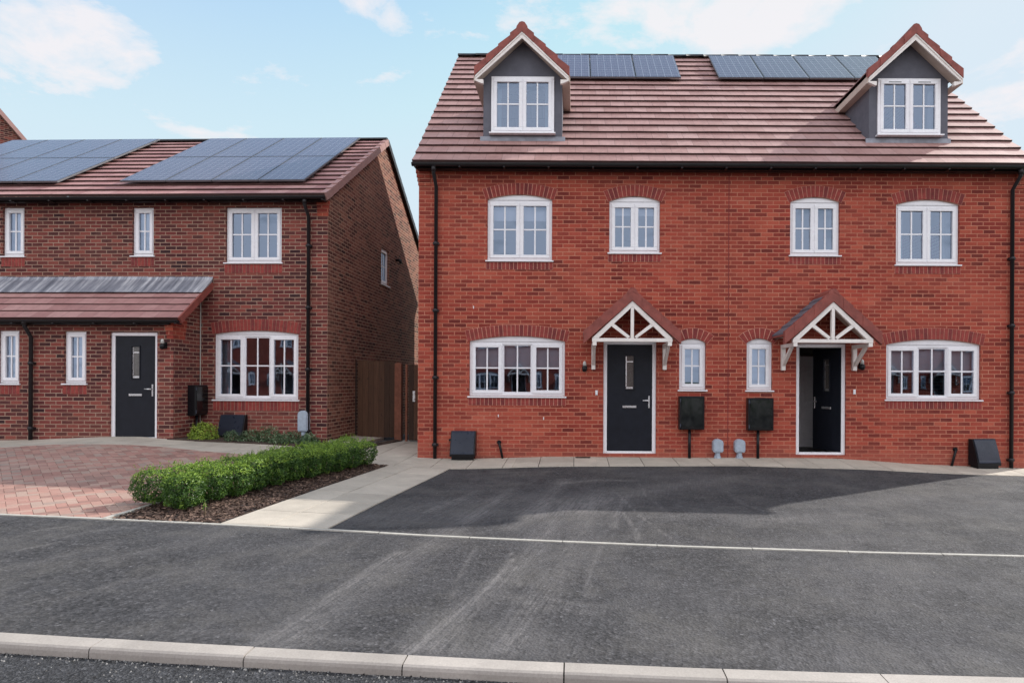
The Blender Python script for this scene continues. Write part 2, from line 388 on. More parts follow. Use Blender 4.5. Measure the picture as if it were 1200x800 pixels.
def wall_front(mb, x0,x1,z0,z1, ops, y0=0., y1=.3):
    xs=sorted({x0,x1,*[o[0] for o in ops],*[o[1] for o in ops]}); zs=sorted({z0,z1,*[o[2] for o in ops],*[o[3] for o in ops]})
    inside=lambda x,z: any(o[0]<x<o[1] and o[2]<z<o[3] for o in ops)
    for i in range(len(xs)-1):
        for j in range(len(zs)-1):
            a,b,c,d=xs[i],xs[i+1],zs[j],zs[j+1]
            if inside((a+b)/2,(c+d)/2): continue
            mb.face([(a,y0,c),(b,y0,c),(b,y0,d),(a,y0,d)])
            mb.face([(a,y1,c),(a,y1,d),(b,y1,d),(b,y1,c)])
    for a,b,c,d in ops:
        mb.face([(a,y0,c),(a,y1,c),(a,y1,d),(a,y0,d)]); mb.face([(b,y0,c),(b,y0,d),(b,y1,d),(b,y1,c)])
        mb.face([(a,y0,c),(b,y0,c),(b,y1,c),(a,y1,c)]); mb.face([(a,y0,d),(a,y1,d),(b,y1,d),(b,y0,d)])

def ring(mb,x0,x1,z0,z1,w,y0,y1):             # rectangular frame of four butted bars
    mb.bev(x0,x1,y0,y1,z0,z0+w); mb.bev(x0,x1,y0,y1,z1-w,z1)
    mb.bev(x0,x0+w,y0,y1,z0+w,z1-w); mb.bev(x1-w,x1,y0,y1,z0+w,z1-w)

def arc_pts(x0,x1,zs,rise,n):
    if rise<1e-4: return [(x0+(x1-x0)*i/n, zs) for i in range(n+1)], None
    h=(x1-x0)/2; r=(h*h+rise*rise)/(2*rise); cx=(x0+x1)/2; cz=zs+rise-r; a=math.asin(h/r)
    return [(cx+r*math.sin(-a+2*a*i/n), cz+r*math.cos(-a+2*a*i/n)) for i in range(n+1)], (cx,cz,r,a)

def make_window(parent, x0,x1,z0,z1, lights, rise=0., blind=None, rec=.045, fixed_mid=True, name='window', vents=False, flat=False):
    m=MB(); y0=rec; y1=rec+.07; fw=.055
    if rise>0:
        pts,_=arc_pts(x0+.002,x1-.002,z1+.002,rise,24)
        m.prism([(x1-.002,z1-.0),(x0+.002,z1-.0)]+pts, rec-.012, y1)
    ring(m,x0,x1,z0,z1,fw,y0,y1)
    n=lights; inner0=x0+fw; inner1=x1-fw; mw=.03
    cw=(inner1-inner0-mw*(n-1))/n; panes=[]
    for i in range(n):
        a=inner0+i*(cw+mw); b=a+cw
        if i<n-1: m.bev(b,b+mw,y0-.002,y1,z0+fw,z1-fw)
        fix = (n==3 and i==1 and fixed_mid)
        sw=.022 if fix else .058
        if fix: ring(m,a,b,z0+fw,z1-fw,sw,y0+.012,y1-.004)
        else: ring(m,a-.008,b+.008,z0+fw-.008,z1-fw+.008,sw+.006,y0-.014,y1-.006)
        pa,pb,pc,pd=a+sw,b-sw,z0+fw+sw,z1-fw-sw
        if fix: pa,pb,pc,pd=a+.02,b-.02,z0+fw+.02,z1-fw-.02
        mid=(pa+pb)/2; hz=pc+(pd-pc)*.52; bw=.013
        m.box(mid-bw,mid+bw,y0+.012,y0+.0225,pc,pd); m.box(pa,mid-bw-.0005,y0+.013,y0+.0225,hz-bw,hz+bw); m.box(mid+bw+.0005,pb,y0+.013,y0+.0225,hz-bw,hz+bw)
        panes.append((pa-.01,pb+.01,pc-.01,pd+.01))
        if vents: 
            m.cm=1; m.box((a+b)/2-.12,(a+b)/2+.12,y0-.019,y0-.0145,z1-fw-.028,z1-fw-.018); m.cm=0
    w=m.build(name,[M['upvc'],M['black']],parent)
    g=MB()
    for pa,pb,pc,pd in panes: g.face([(pa,y0+.024,pc),(pb,y0+.024,pc),(pb,y0+.024,pd),(pa,y0+.024,pd)])
    g.build('pane',M['glass'],w)
    ys=rec-.08; s=MB(); s.prismx([(ys,z0-.028),(ys,z0-.006),(y0-.02,z0),(y1,z0),(y1,z0-.028)],x0-.03,x1+.03)
    s.build('window_sill',M['upvc'],w)
    if blind:
        kind,amt=blind; b=MB(); yb=y1+.05
        if kind=='roller':
            b.box(x0+.03,x1-.03,yb,yb+.004,z1-(z1-z0)*amt,z1); b.box(x0+.03,x1-.03,yb-.006,yb+.01,z1-(z1-z0)*amt-.02,z1-(z1-z0)*amt-.001); b.build('roller_blind',M['blind'],w)
        else:
            b.cs=True
            for sx,wd in ((x0+.02,amt),(x1-.02-amt,amt)):
                b=MB(); b.cs=True; k=28
                P=[(sx+wd*i/k, yb+.05+.03*math.sin(i*1.35)) for i in range(k+1)]
                for i in range(k): b.face([(P[i][0],P[i][1],z0-.1),(P[i+1][0],P[i+1][1],z0-.1),(P[i+1][0],P[i+1][1],z1+.02),(P[i][0],P[i][1],z1+.02)])
                b.build('curtain',M['curtain'],w)
    return w

def brick_arch(parent, x0,x1,zs,rise,mortar,h=.215,mat='soldier',over=.045):
    """ring of bricks on end over an opening whose top is a shallow arc"""
    m=MB(); x0-=over*0; x1+=over*0
    pts,info=arc_pts(x0,x1,zs,rise,1)
    L=x1-x0; n=max(5,round((L+.10)/.075)); 
    if info:
        cx,cz,r,a=info; a2=a*1.02+ .02/r
        # backing of mortar
        m.cm=1; k=24
        A=[-a2+2*a2*i/k for i in range(k+1)]
        inner=[(cx+(r+.001)*math.sin(t),cz+(r+.001)*math.cos(t)) for t in A]; outer=[(cx+(r+h)*math.sin(t),cz+(r+h)*math.cos(t)) for t in A]
        for i in range(k): m.prism([inner[i],inner[i+1],outer[i+1],outer[i]],-.002,.10)
        for i in range(n):
            t0=-a2+2*a2*i/n; t1=-a2+2*a2*(i+1)/n; g=.0055/r
            m.cm=0 if random.random()<.62 else 2
            P=[(cx+(r+.004)*math.sin(t0+g),cz+(r+.004)*math.cos(t0+g)),(cx+(r+.004)*math.sin(t1-g),cz+(r+.004)*math.cos(t1-g)),
               (cx+(r+h-.004)*math.sin(t1-g),cz+(r+h-.004)*math.cos(t1-g)),(cx+(r+h-.004)*math.sin(t0+g),cz+(r+h-.004)*math.cos(t0+g))]
            m.prism(P,-.007-random.random()*.002,.09)
    return m.build('brick_arch',[M['soldier'],mortar,M['soldier_dark']],parent)

def soldier_course(parent,x0,x1,z1,mortar,h=.14,y=0.):
    m=MB(); m.cm=1; m.box(x0,x1,y-.0025,y+.02,z1-h,z1); n=round((x1-x0)/.075)
    w=(x1-x0)/n
    for i in range(n):
        m.cm=0 if random.random()<.62 else 2
        m.bev(x0+i*w+.0055,x0+(i+1)*w-.0055,y-.008-random.random()*.002,y+.01,z1-h+.004,z1-.006,.002)
    return m.build('brick_sill_course',[M['soldier'],mortar,M['soldier_dark']],parent)

def make_door(parent, x0,x1,z0,z1, openang=0., rec=.06, hinge='L', glass_off=0., name='front_door'):
    fw=.07; m=MB()
    m.bev(x0,x0+fw,rec-.02,rec+.07,z0,z1-fw); m.bev(x1-fw,x1,rec-.02,rec+.07,z0,z1-fw); m.bev(x0,x1,rec-.02,rec+.07,z1-fw,z1)
    m.bev(x0+fw,x1-fw,rec-.03,rec+.09,z0,z0+.045)
    m.build('door_frame',M['upvc'],parent)
    a,b,c,d=x0+fw+.003,x1-fw-.003,z0+.05,z1-fw-.003
    w=b-a; H=d-c
    L=MB(); t=.045
    gx0,gx1=w*.5-.075+glass_off,w*.5+.075+glass_off; gz0,gz1=H*.58,H*.895
    # leaf with an opening for its glass, local x 0..w from the hinge side
    for q in ((0,gx0,0,H),(gx1,w,0,H),(gx0,gx1,0,gz0),(gx0,gx1,gz1,H)): L.box(q[0],q[1],0,t,q[2],q[3])
    for q in ((gx0-.02,gx1+.02,gz0-.02,gz0),(gx0-.02,gx1+.02,gz1,gz1+.02),(gx0-.02,gx0,gz0,gz1),(gx1,gx1+.02,gz0,gz1)): L.bev(q[0],q[1],-.012,.001,q[2],q[3],.004)
    leaf=L.build(name,M['door'],parent)
    if hinge=='L': leaf.location=(a,rec,c); leaf.rotation_euler=(0,0,openang)
    else: leaf.location=(b,rec,c); leaf.rotation_euler=(0,0,-openang); 
    sg=1
    if hinge=='R':
        # mirror the local x so the hinge is at x=0 and the leaf runs to -w
        for v in leaf.data.vertices: v.co.x-=w
        sg=-1
    X=lambda v: v if sg==1 else v-w
    g=MB(); g.face([(X(gx0),.018,gz0),(X(gx1),.018,gz0),(X(gx1),.018,gz1),(X(gx0),.018,gz1)])
    g.build('glass_panel',M['obscure'],leaf)
    b2=MB()
    b2.box(X(gx0+.01),X(gx1-.01),.0125,.0165,gz0+.01,gz0+.045); b2.box(X(gx0+.01),X(gx1-.01),.0125,.0165,gz1-.12,gz1-.10)
    b2.box(X(gx0+.002),X(gx0+.022),.0125,.0165,gz0+.05,gz1-.01)
    b2.build('glass_bead',M['silver'],leaf)
    lp=MB(); lp.bev(X(w*.5-.13),X(w*.5+.13),-.014,.0,H*.405,H*.405+.045,.005); lp.build('letter_plate',M['silver'],leaf)
    hx = w-.055 if hinge=='L' else .055
    h=MB(); h.bev(X(hx-.014),X(hx+.014),-.012,.0,H*.46-.11,H*.46+.12,.004)
    dirn=-1 if hinge=='L' else 1
    h.tube([(X(hx),-.012,H*.46+.03),(X(hx),-.05,H*.46+.03),(X(hx+dirn*.125),-.055,H*.46+.03)],.010,8)
    h.build('door_handle',M['silver'],leaf)
    return leaf

def tiled_slope(parent, xa, xb, ya, za, yb, zb, mat, name='roof_slope', gauge=.335, t=.040, skip=None, jitter=.003, flip=False, tile=.30):
    """stepped courses of flat tiles from the eave (ya,za) up to the ridge (yb,zb)"""
    m=MB(); L=math.hypot(yb-ya,zb-za); n=max(1,round(L/gauge)); g=L/n
    d=((yb-ya)/L,(zb-za)/L); nn=(-d[1],d[0]) if d[1]*1>0 and d[0]>0 else (-d[1],d[0])
    if nn[1]<0: nn=(-nn[0],-nn[1])
    for j in range(n):
        s0,s1=g*j-.012,g*(j+1)
        nt=max(1,round((xb-xa)/tile)); 
        prev=0
        jj=[random.uniform(-1,1)*jitter+.004*noise.noise(Vector((k*.12,j*.5,3))) for k in range(nt+1)]
        for k in range(nt):
            x0=xa+(xb-xa)*k/nt; x1=xa+(xb-xa)*(k+1)/nt
            ycm=ya+d[0]*(g*(j+.5))
            if skip and skip((x0+x1)/2,ycm): continue
            j0,j1=jj[k],jj[k+1]
            def P(x,s,h,jz=0): return (x, ya+d[0]*s+nn[0]*(h+jz), za+d[1]*s+nn[1]*(h+jz))
            a,b=P(x0,s0+j0,t+.004,j0*.4),P(x1,s0+j1,t+.004,j1*.4); c,e=P(x1,s1,.006),P(x0,s1,.006)
            m.face([a,b,c,e],[(x0,g*j*.335/g),(x1,g*j*.335/g),(x1,(j+1)*.335-.001),(x0,(j+1)*.335-.001)])
            a2,b2=P(x0,s0+j0,-.004),P(x1,s0+j1,-.004)
            m.cm=1; m.face([a2,b2,b,a],[(x0,.1),(x1,.1),(x1,.12),(x0,.12)]); m.cm=0
            if k==0: m.face([a2,a,e,P(x0,s1,-.01)])
            if k==nt-1: m.face([b2,P(x1,s1,-.01),c,b])
    return m.build(name,[mat,M['tile_edge']],parent)

# ================================================================== RIGHT HOUSE
RH=House('semi_detached_house',(0,YF,0),0.)
tag(RH.o,'bright red brick semi-detached pair with two grey dormers and two gabled door canopies','house')
ho=RH.o
XL,XR=-2.93,8.465
ZB=-.5; EZ=5.42                    # eave plate height
EY,EZT=-.30,5.47; RY,RZ_=4.2,9.67  # tile edge at eave, ridge (local y)
slope=(RZ_-EZT)/(RY-EY)
DY=.35; DC=(-1.02,6.42); DHW=.76   # dormers: face depth, centres, half width
def W4(x0,x1,yt,yb): # photo rectangle to metres
    xm=(x0+x1)/2; a,_=RH.at(x0,(yt+yb)/2); b,_=RH.at(x1,(yt+yb)/2); _,t=RH.at(xm,yt); _,c=RH.at(xm,yb); return a,b,c,t
wins=[(W4(571,647,234,305),2,.095,('roller',.30)),(W4(714,773.5,236,296),2,.095,('roller',.22)),(W4(926,984,237,299),2,.095,('curtain',.10)),(W4(1050,1124.5,240,310),2,.095,('curtain',.2)),
      (W4(550,662,400,464),3,.10,('roller',.47)),(W4(796,827,402,456.5),1,.085,('roller',.5)),(W4(875,905,402,457),1,.085,('roller',.95)),(W4(1038.5,1149.5,404,468),3,.10,('roller',.5))]
doors=[W4(707,769,399,531.5),W4(933,991.5,402.5,533)]
ops=[(a,b,c,t+r) for (a,b,c,t),n,r,bl in wins]+[tuple(d) for d in doors]
mb=MB()
wall_front(mb,XL,XR,ZB,EZ,ops)
mb.build('front_wall',M['brick_red'],ho)
def gable_wall(parent,x0,x1,y0,y1,z0,ze,zr,mat,name='gable_wall',cut=.05):
    ym=(y0+y1)/2; m=MB(); m.prismx([(y0,z0),(y1,z0),(y1,ze-cut),(ym,zr-cut),(y0,ze-cut)],x0,x1); return m.build(name,mat,parent)
BK=8.4
gable_wall(ho,XL,XL+.3,.302,BK-.302,ZB,EZ+.25,RZ_-.1,M['brick_red'])
gable_wall(ho,XR-.3,XR,.302,BK-.302,ZB,EZ+.25,RZ_-.1,M['brick_red'])
m=MB(); m.box(XL,XR,BK-.3,BK,ZB,EZ); m.build('back_wall',M['brick_red'],ho)
# corner returns and corbelled kneeler bricks stepping out under the verge
for sd_ in (-1,1):
    m=MB(); x=XL if sd_<0 else XR-.3
    m.prismx([(.0,EZ+.001),(.30,EZ+.001),(.30,EZ+.24),(.0,EZ+.02)],x,x+.3)
    if sd_<0: m.box(XL-.001,XL,0.001,.302,ZB,EZ-.001)
    else: m.box(XR,XR+.001,0.001,.302,ZB,EZ-.001)
    for k in range(4):
        z=EZ-.30+.075*k; o_=.012*(k+1)
        m.box(*((XL-o_,XL+.215) if sd_<0 else (XR-.215,XR+o_)),-o_-.002,-.0015,z,z+.0745)
    m.build('kneeler',M['brick_red'],ho)
# inside: floors, party wall, partitions
m=MB(); m.box(XL+.3,XR-.3,.31,BK-.31,-.05,.06); m.box(XL+.3,XR-.3,.31,BK-.31,2.55,2.75); m.box(XL+.3,XR-.3,.31,BK-.31,5.05,5.15)
m.box(2.68,2.83,.31,BK-.31,.061,2.549); m.box(2.68,2.83,.31,BK-.31,2.751,5.049)
m.box(XL+.301,2.679,4.2,4.3,.061,2.549); m.box(2.831,XR-.301,4.2,4.3,.061,2.549); m.box(XL+.301,2.679,4.2,4.3,2.751,5.049); m.box(2.831,XR-.301,4.2,4.3,2.751,5.049)
m.box(.35,.45,.31,4.19,.061,2.549); m.box(5.25,5.33,.31,4.19,.061,2.549)
m.build('room_partition',M['room'],ho)
for (rect,n,r,bl),nm in zip(wins,range(8)):
    a,b,c,t=rect
    make_window(ho,a,b,c,t,n,r-.004,bl)
    brick_arch(ho,a,b,t,r,M['mortar'],h=.215 if n>1 else .20)
    if n>1 : soldier_course(ho,a-.02,b+.02,c-.03,M['mortar'],h=.145)
d1=doors[0]; make_door(ho,*d1,hinge='L')
d2=doors[1]; lf=make_door(ho,*d2,hinge='R',openang=R(72))
# hall behind the open door
m=MB(); m.box(d2[0]-.25,d2[0]-.15,.31,4.19,.061,2.549); m.build('hall_wall',M['room'],ho)
m=MB(); m.bev(-.40,.40,0,.035,0,1.98,.006)
for z0,z1 in ((.2,.85),(1.0,1.8)):
    for xx in (-.3,.04): ring(m,xx,xx+.26,z0,z1,.02,-.008,.002)
idr=m.build('inner_door',M['upvc'],ho); idr.location=(d2[0]+.72,1.75,.062); 
m=MB(); m.tube([(.32,-.0,.98),(.32,-.05,.98),(.22,-.055,.98)],.010,8); m.build('door_handle',M['silver'],idr)
# roof
def dskip(x,y):
    for c in DC:
        if abs(x-c)<DHW-.02 and DY-.02<y<1.9: return True
    return False
tiled_slope(ho,XL-.05,XR+.01,EY,EZT,RY,RZ_,M['tile'],skip=dskip)
m=MB(); 
m.face([(XL-.05,RY,RZ_+.03),(XR+.05,RY,RZ_+.03),(XR+.05,2*RY-EY,EZT),(XL-.05,2*RY-EY,EZT)][::-1]); m.build('rear_roof_slope',M['tile'],ho)
m=MB()
for x0,x1 in ((XL-.05,XL+.02),(XR-.05,XR+.01)):
    m=MB(); m.prismx([(EY,EZT-.012),(EY+.14,EZT-.06),(RY,RZ_-.13),(2*RY-EY,EZT-.06),(2*RY-EY,EZT-.006),(RY,RZ_-.006)],x0,x1)
    m.build('verge_mortar',M['verge'],ho)
m=MB(); k=round((XR-XL+.1)/.45); w=(XR-XL+.1)/k
for i in range(k):
    x=XL-.05+i*w; m.cs=True
    A=[math.pi*q/8 for q in range(9)]
    P=[(RY-.115*math.cos(a),RZ_+.0+.085*math.sin(a)+(.008 if i%2 else 0)) for a in A]
    for q in range(8): m.face([(x+.004,*P[q]),(x+w-.004,*P[q]),(x+w-.004,*P[q+1]),(x+.004,*P[q+1])])
    m.cs=False; m.face([(x+.004,*p) for p in P[::-1]]); m.face([(x+w-.004,*p) for p in P])
m.build('ridge_tiles',M['gutter'],ho)
def gutter(parent,x0,x1,y,z,name='gutter',r=.050):
    m=MB(); A=[math.pi*q/8 for q in range(9)]; m.cs=True
    P=[(y-r*math.cos(a),z-r*math.sin(a)) for a in A]; Q=[(y-(r-.006)*math.cos(a),z-(r-.006)*math.sin(a)) for a in A]
    for q in range(8):
        m.face([(x0,*P[q]),(x0,*P[q+1]),(x1,*P[q+1]),(x1,*P[q])]); m.face([(x0,*Q[q]),(x1,*Q[q]),(x1,*Q[q+1]),(x0,*Q[q+1])])
    m.cs=False
    for x in (x0,x1): m.face([(x,*p) for p in P])
    m.box(x0,x1,y-r-.004,y-r+.006,z-.003,z+.008)
    k=max(2,round((x1-x0)/.8))
    for i in range(k+1):
        x=x0+.06+(x1-x0-.12)*i/k; m.box(x-.016,x+.016,y-.02,y+r+.10,z-r-.016,z-r+.004)
    return m.build(name,M['gutter'],parent)
gutter(ho,XL-.06,XR+.05,EY+.005,EZT-.03)
m=MB(); m.box(XL-.0,XR+.0,-.19,-.165,EZT-.088,EZT-.04); m.box(XL,XR,-.164,-.054,EZT-.088,EZT-.075); m.build('fascia_board',M['gutter'],ho)
def downpipe(parent,x,y,z0,z1,yg,name='downpipe'):
    m=MB(); m.tube([(x,yg,z1),(x,yg,z1-.10),(x,y,z1-.30),(x,y,z0)],.034,12)
    z=z0+.3
    while z<z1-.4:
        m.box(x-.055,x+.055,y-.012,-.001,z-.02,z+.02); m.tube([(x,y,z-.035),(x,y,z+.035)],.042,12); z+=1.25
    m.tube([(x,yg,z1+.02),(x,yg,z1-.08)],.045,12)
    return m.build(name,M['gutter'],parent)
px,_=RH.at(510.5,350,-.06); downpipe(ho,px,-.06,-.02,EZT-.09,EY+.02)
px,_=RH.at(1186,350,-.06); downpipe(ho,px,-.06,-.25,EZT-.09,EY+.02)

# dormers ---------------------------------------------------------------
def make_dormer(cx):
    face_y=DY; zb=EZT+slope*(DY-EY)-.02; ze=7.20; hw=DHW; wz0,wz1=6.24,7.33; ww=.605
    pitch=.90; eh=.90  # eave half width
    za=ze+.10+hw*pitch
    yb=lambda z: EY+(z-EZT)/slope
    m=MB()
    # front face with window opening
    wall_front(m,-hw,hw,zb-.1,ze,[(-ww,ww,wz0,ze)],face_y,face_y+.12)
    wz=wz1+.0
    m.prism([(-hw,ze+.0005),(-ww,ze+.0005),(-ww,wz),(ww,wz),(ww,ze+.0005),(hw,ze+.0005),(hw,ze+.06),(0,ze+.06+hw*pitch),(-hw,ze+.06)][::1],face_y,face_y+.12) if False else None
    m.face([(-hw,face_y,ze),(-ww,face_y,ze),(-ww,face_y,wz),(-hw,face_y,wz)]) if wz>ze else None
    m.face([(ww,face_y,ze),(hw,face_y,ze),(hw,face_y,wz),(ww,face_y,wz)]) if wz>ze else None
    m.face([(-hw,face_y,wz),(hw,face_y,wz),(0,face_y,wz+hw*pitch),(0,face_y,wz+hw*pitch)][:3])
    m.face([(-ww,face_y,ze),(-ww,face_y+.12,ze),(-ww,face_y+.12,wz),(-ww,face_y,wz)]); m.face([(ww,face_y,ze),(ww,face_y,wz),(ww,face_y+.12,wz),(ww,face_y+.12,ze)])
    m.face([(-ww,face_y,wz),(-ww,face_y+.12,wz),(ww,face_y+.12,wz),(ww,face_y,wz)])
    m.face([(-hw,face_y+.12,wz),(0,face_y+.12,wz+hw*pitch),(hw,face_y+.12,wz)])
    for sx in (-1,1):
        x=sx*hw; xi=sx*(hw-.08); top=wz
        for xx in (x,xi):
            P=[(xx,face_y,zb-.1),(xx,face_y,top),(xx,yb(top)+.1,top),(xx,face_y+.0,zb-.1)]
            m.face([(xx,face_y+.001,zb-.05),(xx,face_y+.001,top),(xx,yb(top)+.12,top),(xx,yb(zb-.05)+.12,zb-.05)])
    dm=m.build('dormer',M['render'],ho); dm.location=(cx,0,0)
    # roof: two tiled planes with thickness
    apex=7.36+eh*pitch*1.03; ev=7.36; fy=.11; t=.125
    m=MB()
    for sx in (-1,1):
        sl=math.hypot(eh,apex-ev); nrow=4
        for j in range(nrow):
            a0,a1=j/nrow,(j+1)/nrow
            def Q(a,h): return (sx*(eh*(1-a)), ev+(apex-ev)*a+h)
            (xa,za_),(xb2,zb_)=Q(a0,.022),Q(a1,.0)
            yb0=yb(za_)+.05; yb1=yb(zb_)+.05
            tt=.0
            f=[(xa,fy,za_),(xa,yb0,za_),(xb2,yb1,zb_),(xb2,fy,zb_)]
            L0=[( (j)*.335)]*1
            m.face(f if sx<0 else f[::-1], [(f_[1],(j+.1)*.335 if i in (0,1) else (j+.95)*.335) for i,f_ in enumerate(f)] if sx<0 else [(f_[1],(j+.1)*.335 if i in (2,3) else (j+.95)*.335) for i,f_ in enumerate(f[::-1])])
            # step edge of each row and thick verge end on the front
            m.face([(xa,fy,za_-.022),(xa,yb0,za_-.022),(xa,yb0,za_),(xa,fy,za_)])
            m.cm=1; q=.010*(j%2); m.prism([(xa,za_-t-.022),(xb2,zb_-t),(xb2,zb_+.012),(xa,za_+.030)] ,fy-.03-q,fy+.06); m.cm=0
    m.cm=1; m.cs=False
    # ridge
    yr=yb(apex)+.1
    for i in range(6):
        y0=fy-.04+(yr-fy+.04)*i/6; y1=fy-.04+(yr-fy+.04)*(i+1)/6-.006
        m.prism([(-.115,apex-.085),(-.10,apex-.03),(-.05,apex+.045),(.0,apex+.06+(.006 if i%2 else 0)),(.05,apex+.045),(.10,apex-.03),(.115,apex-.085),(0,apex-.02)],y0,y1)
    m.build('dormer_roof',[M['tile'],M['tile_red']],dm)
    # barge boards, soffit boxes
    m=MB(); b0=ev-t; bw=.085
    for sx in (-1,1):
        P=[(sx*eh,b0-.0),(0,apex-t-.0),(0,apex-t-bw*1.38),(sx*(eh-.0),b0-bw)]
        m.prism([(p[0]*.985,p[1]) for p in P],fy-.015,fy+.012)
        # moulding line
        P=[(sx*eh*.98,b0-.0),(0,apex-t-.001),(0,apex-t-.035),(sx*eh*.98,b0-.030)]
        m.prism(P,fy-.028,fy-.0152)
        m.prism([(sx*hw,b0-bw-.055),(sx*(eh-.01),b0-bw-.0),(sx*(eh-.01),b0-bw+.02),(sx*(hw-.03),b0-bw+.02),(sx*(hw-.03),b0-bw-.055)],fy-.012,fy+.05)
    m.build('barge_board',M['timber_white'],dm)
    m=MB()
    for sx in (-1,1):
        ybk=yb(ev-.1)
        # sloping soffit under the front overhang and level one under the side eaves
        a=[(sx*eh*.98,b0-.05),(0,apex-t-.055)]
        f=[(a[0][0],fy+.013,a[0][1]),(a[1][0],fy+.013,a[1][1]),(a[1][0],face_y-.002,a[1][1]),(a[0][0],face_y-.002,a[0][1])]; m.face(f)
        x0,x1=sorted((sx*(hw+.001),sx*(eh-.012)))
        m.box(x0,x1,fy+.051,ybk+.02,b0-bw-.012,b0-bw+.0)
        x0,x1=sorted((sx*(eh-.011),sx*(eh+.012)))
        m.box(x0,x1,fy+.013,ybk+.1,b0-bw-.012,b0+.03)
    m.build('soffit',M['soffit'],dm)
    # window parts directly under the dormer
    w=make_window(dm,-ww,ww,wz0,wz1,2,0,('curtain',.16) if cx<0 else ('curtain',.14),rec=face_y-.035,name='window_frame',vents=cx>0)
    for ch in [o for o in COL.objects if o.parent==w]:
        ch.parent=dm
    m=MB(); lp=[(face_y-.004,zb+.13),(face_y-.004,zb+.0),(face_y-.17,EZT+slope*(face_y-.17-EY)+.055),(face_y-.18,EZT+slope*(face_y-.18-EY)+.042),(face_y-.0,zb-.02),(face_y+.02,zb+.13)]
    m.prismx(lp[::-1],-hw-.06,hw+.06); m.build('lead_apron',M['lead'],dm)
    return dm
for c in DC: make_dormer(c)

# solar panels ----------------------------------------------------------
def solar_row(parent,fn,x_start,widths,s0,s1,lab=None,rows=1):
    for r in range(rows):
        a=s0+(s1-s0)*r/rows; b=s0+(s1-s0)*(r+1)/rows-.02
        x=x_start
        for w in widths:
            m=MB(); h0,h1=.09,.125
            P=lambda X,s,h: fn(X,s,h)
            c=[(x,a),(x+w-.018,a),(x+w-.018,b),(x,b)]
            m.cm=1
            bot=[P(u,v,h0) for u,v in c]; top=[P(u,v,h1) for u,v in c]
            for i in range(4): m.face([bot[i],bot[(i+1)%4],top[(i+1)%4],top[i]])
            m.face(bot[::-1]); m.face(top)
            # rails below
            for sv in (a+.25*(b-a),a+.75*(b-a)): 
                q=[P(x,sv,.03),P(x+w,sv,.03),P(x+w,sv+.04,.03),P(x,sv+.04,.03)]; q2=[P(x,sv,.088),P(x+w,sv,.088),P(x+w,sv+.04,.088),P(x,sv+.04,.088)]
                m.face([q[0],q[1],q2[1],q2[0]])
            fr=m.build('solar_panel',[M['solar'],M['solar_frame']],parent)
            m=MB(); e=.016; cc=[(x+e,a+e),(x+w-.018-e,a+e),(x+w-.018-e,b-e),(x+e,b-e)]
            m.face([P(u,v,h1+.003) for u,v in cc],[(u-x,v-a) for u,v in cc]); m.build('solar_cells',M['solar'],fr)
            x+=w
Lr=math.hypot(RY-EY,RZ_-EZT); dr=((RY-EY)/Lr,(RZ_-EZT)/Lr)
fnR=lambda X,s,h:(X,EY+dr[0]*s-dr[1]*h,EZT+dr[1]*s+dr[0]*h)
sR0,sR1=Lr-1.83,Lr-.17
def xs_at(px_,s):   # x on the roof under a photo column, at slope distance s
    y=YF+EY+dr[0]*s; return (px_-CX)*y/F
xe=xs_at(796.5,sR0); wR=1.05
solar_row(ho,fnR,xe-4*wR,[wR]*4,sR0,sR1)
xs_=xs_at(840,sR0); solar_row(ho,fnR,xs_,[wR]*4,sR0,sR1)

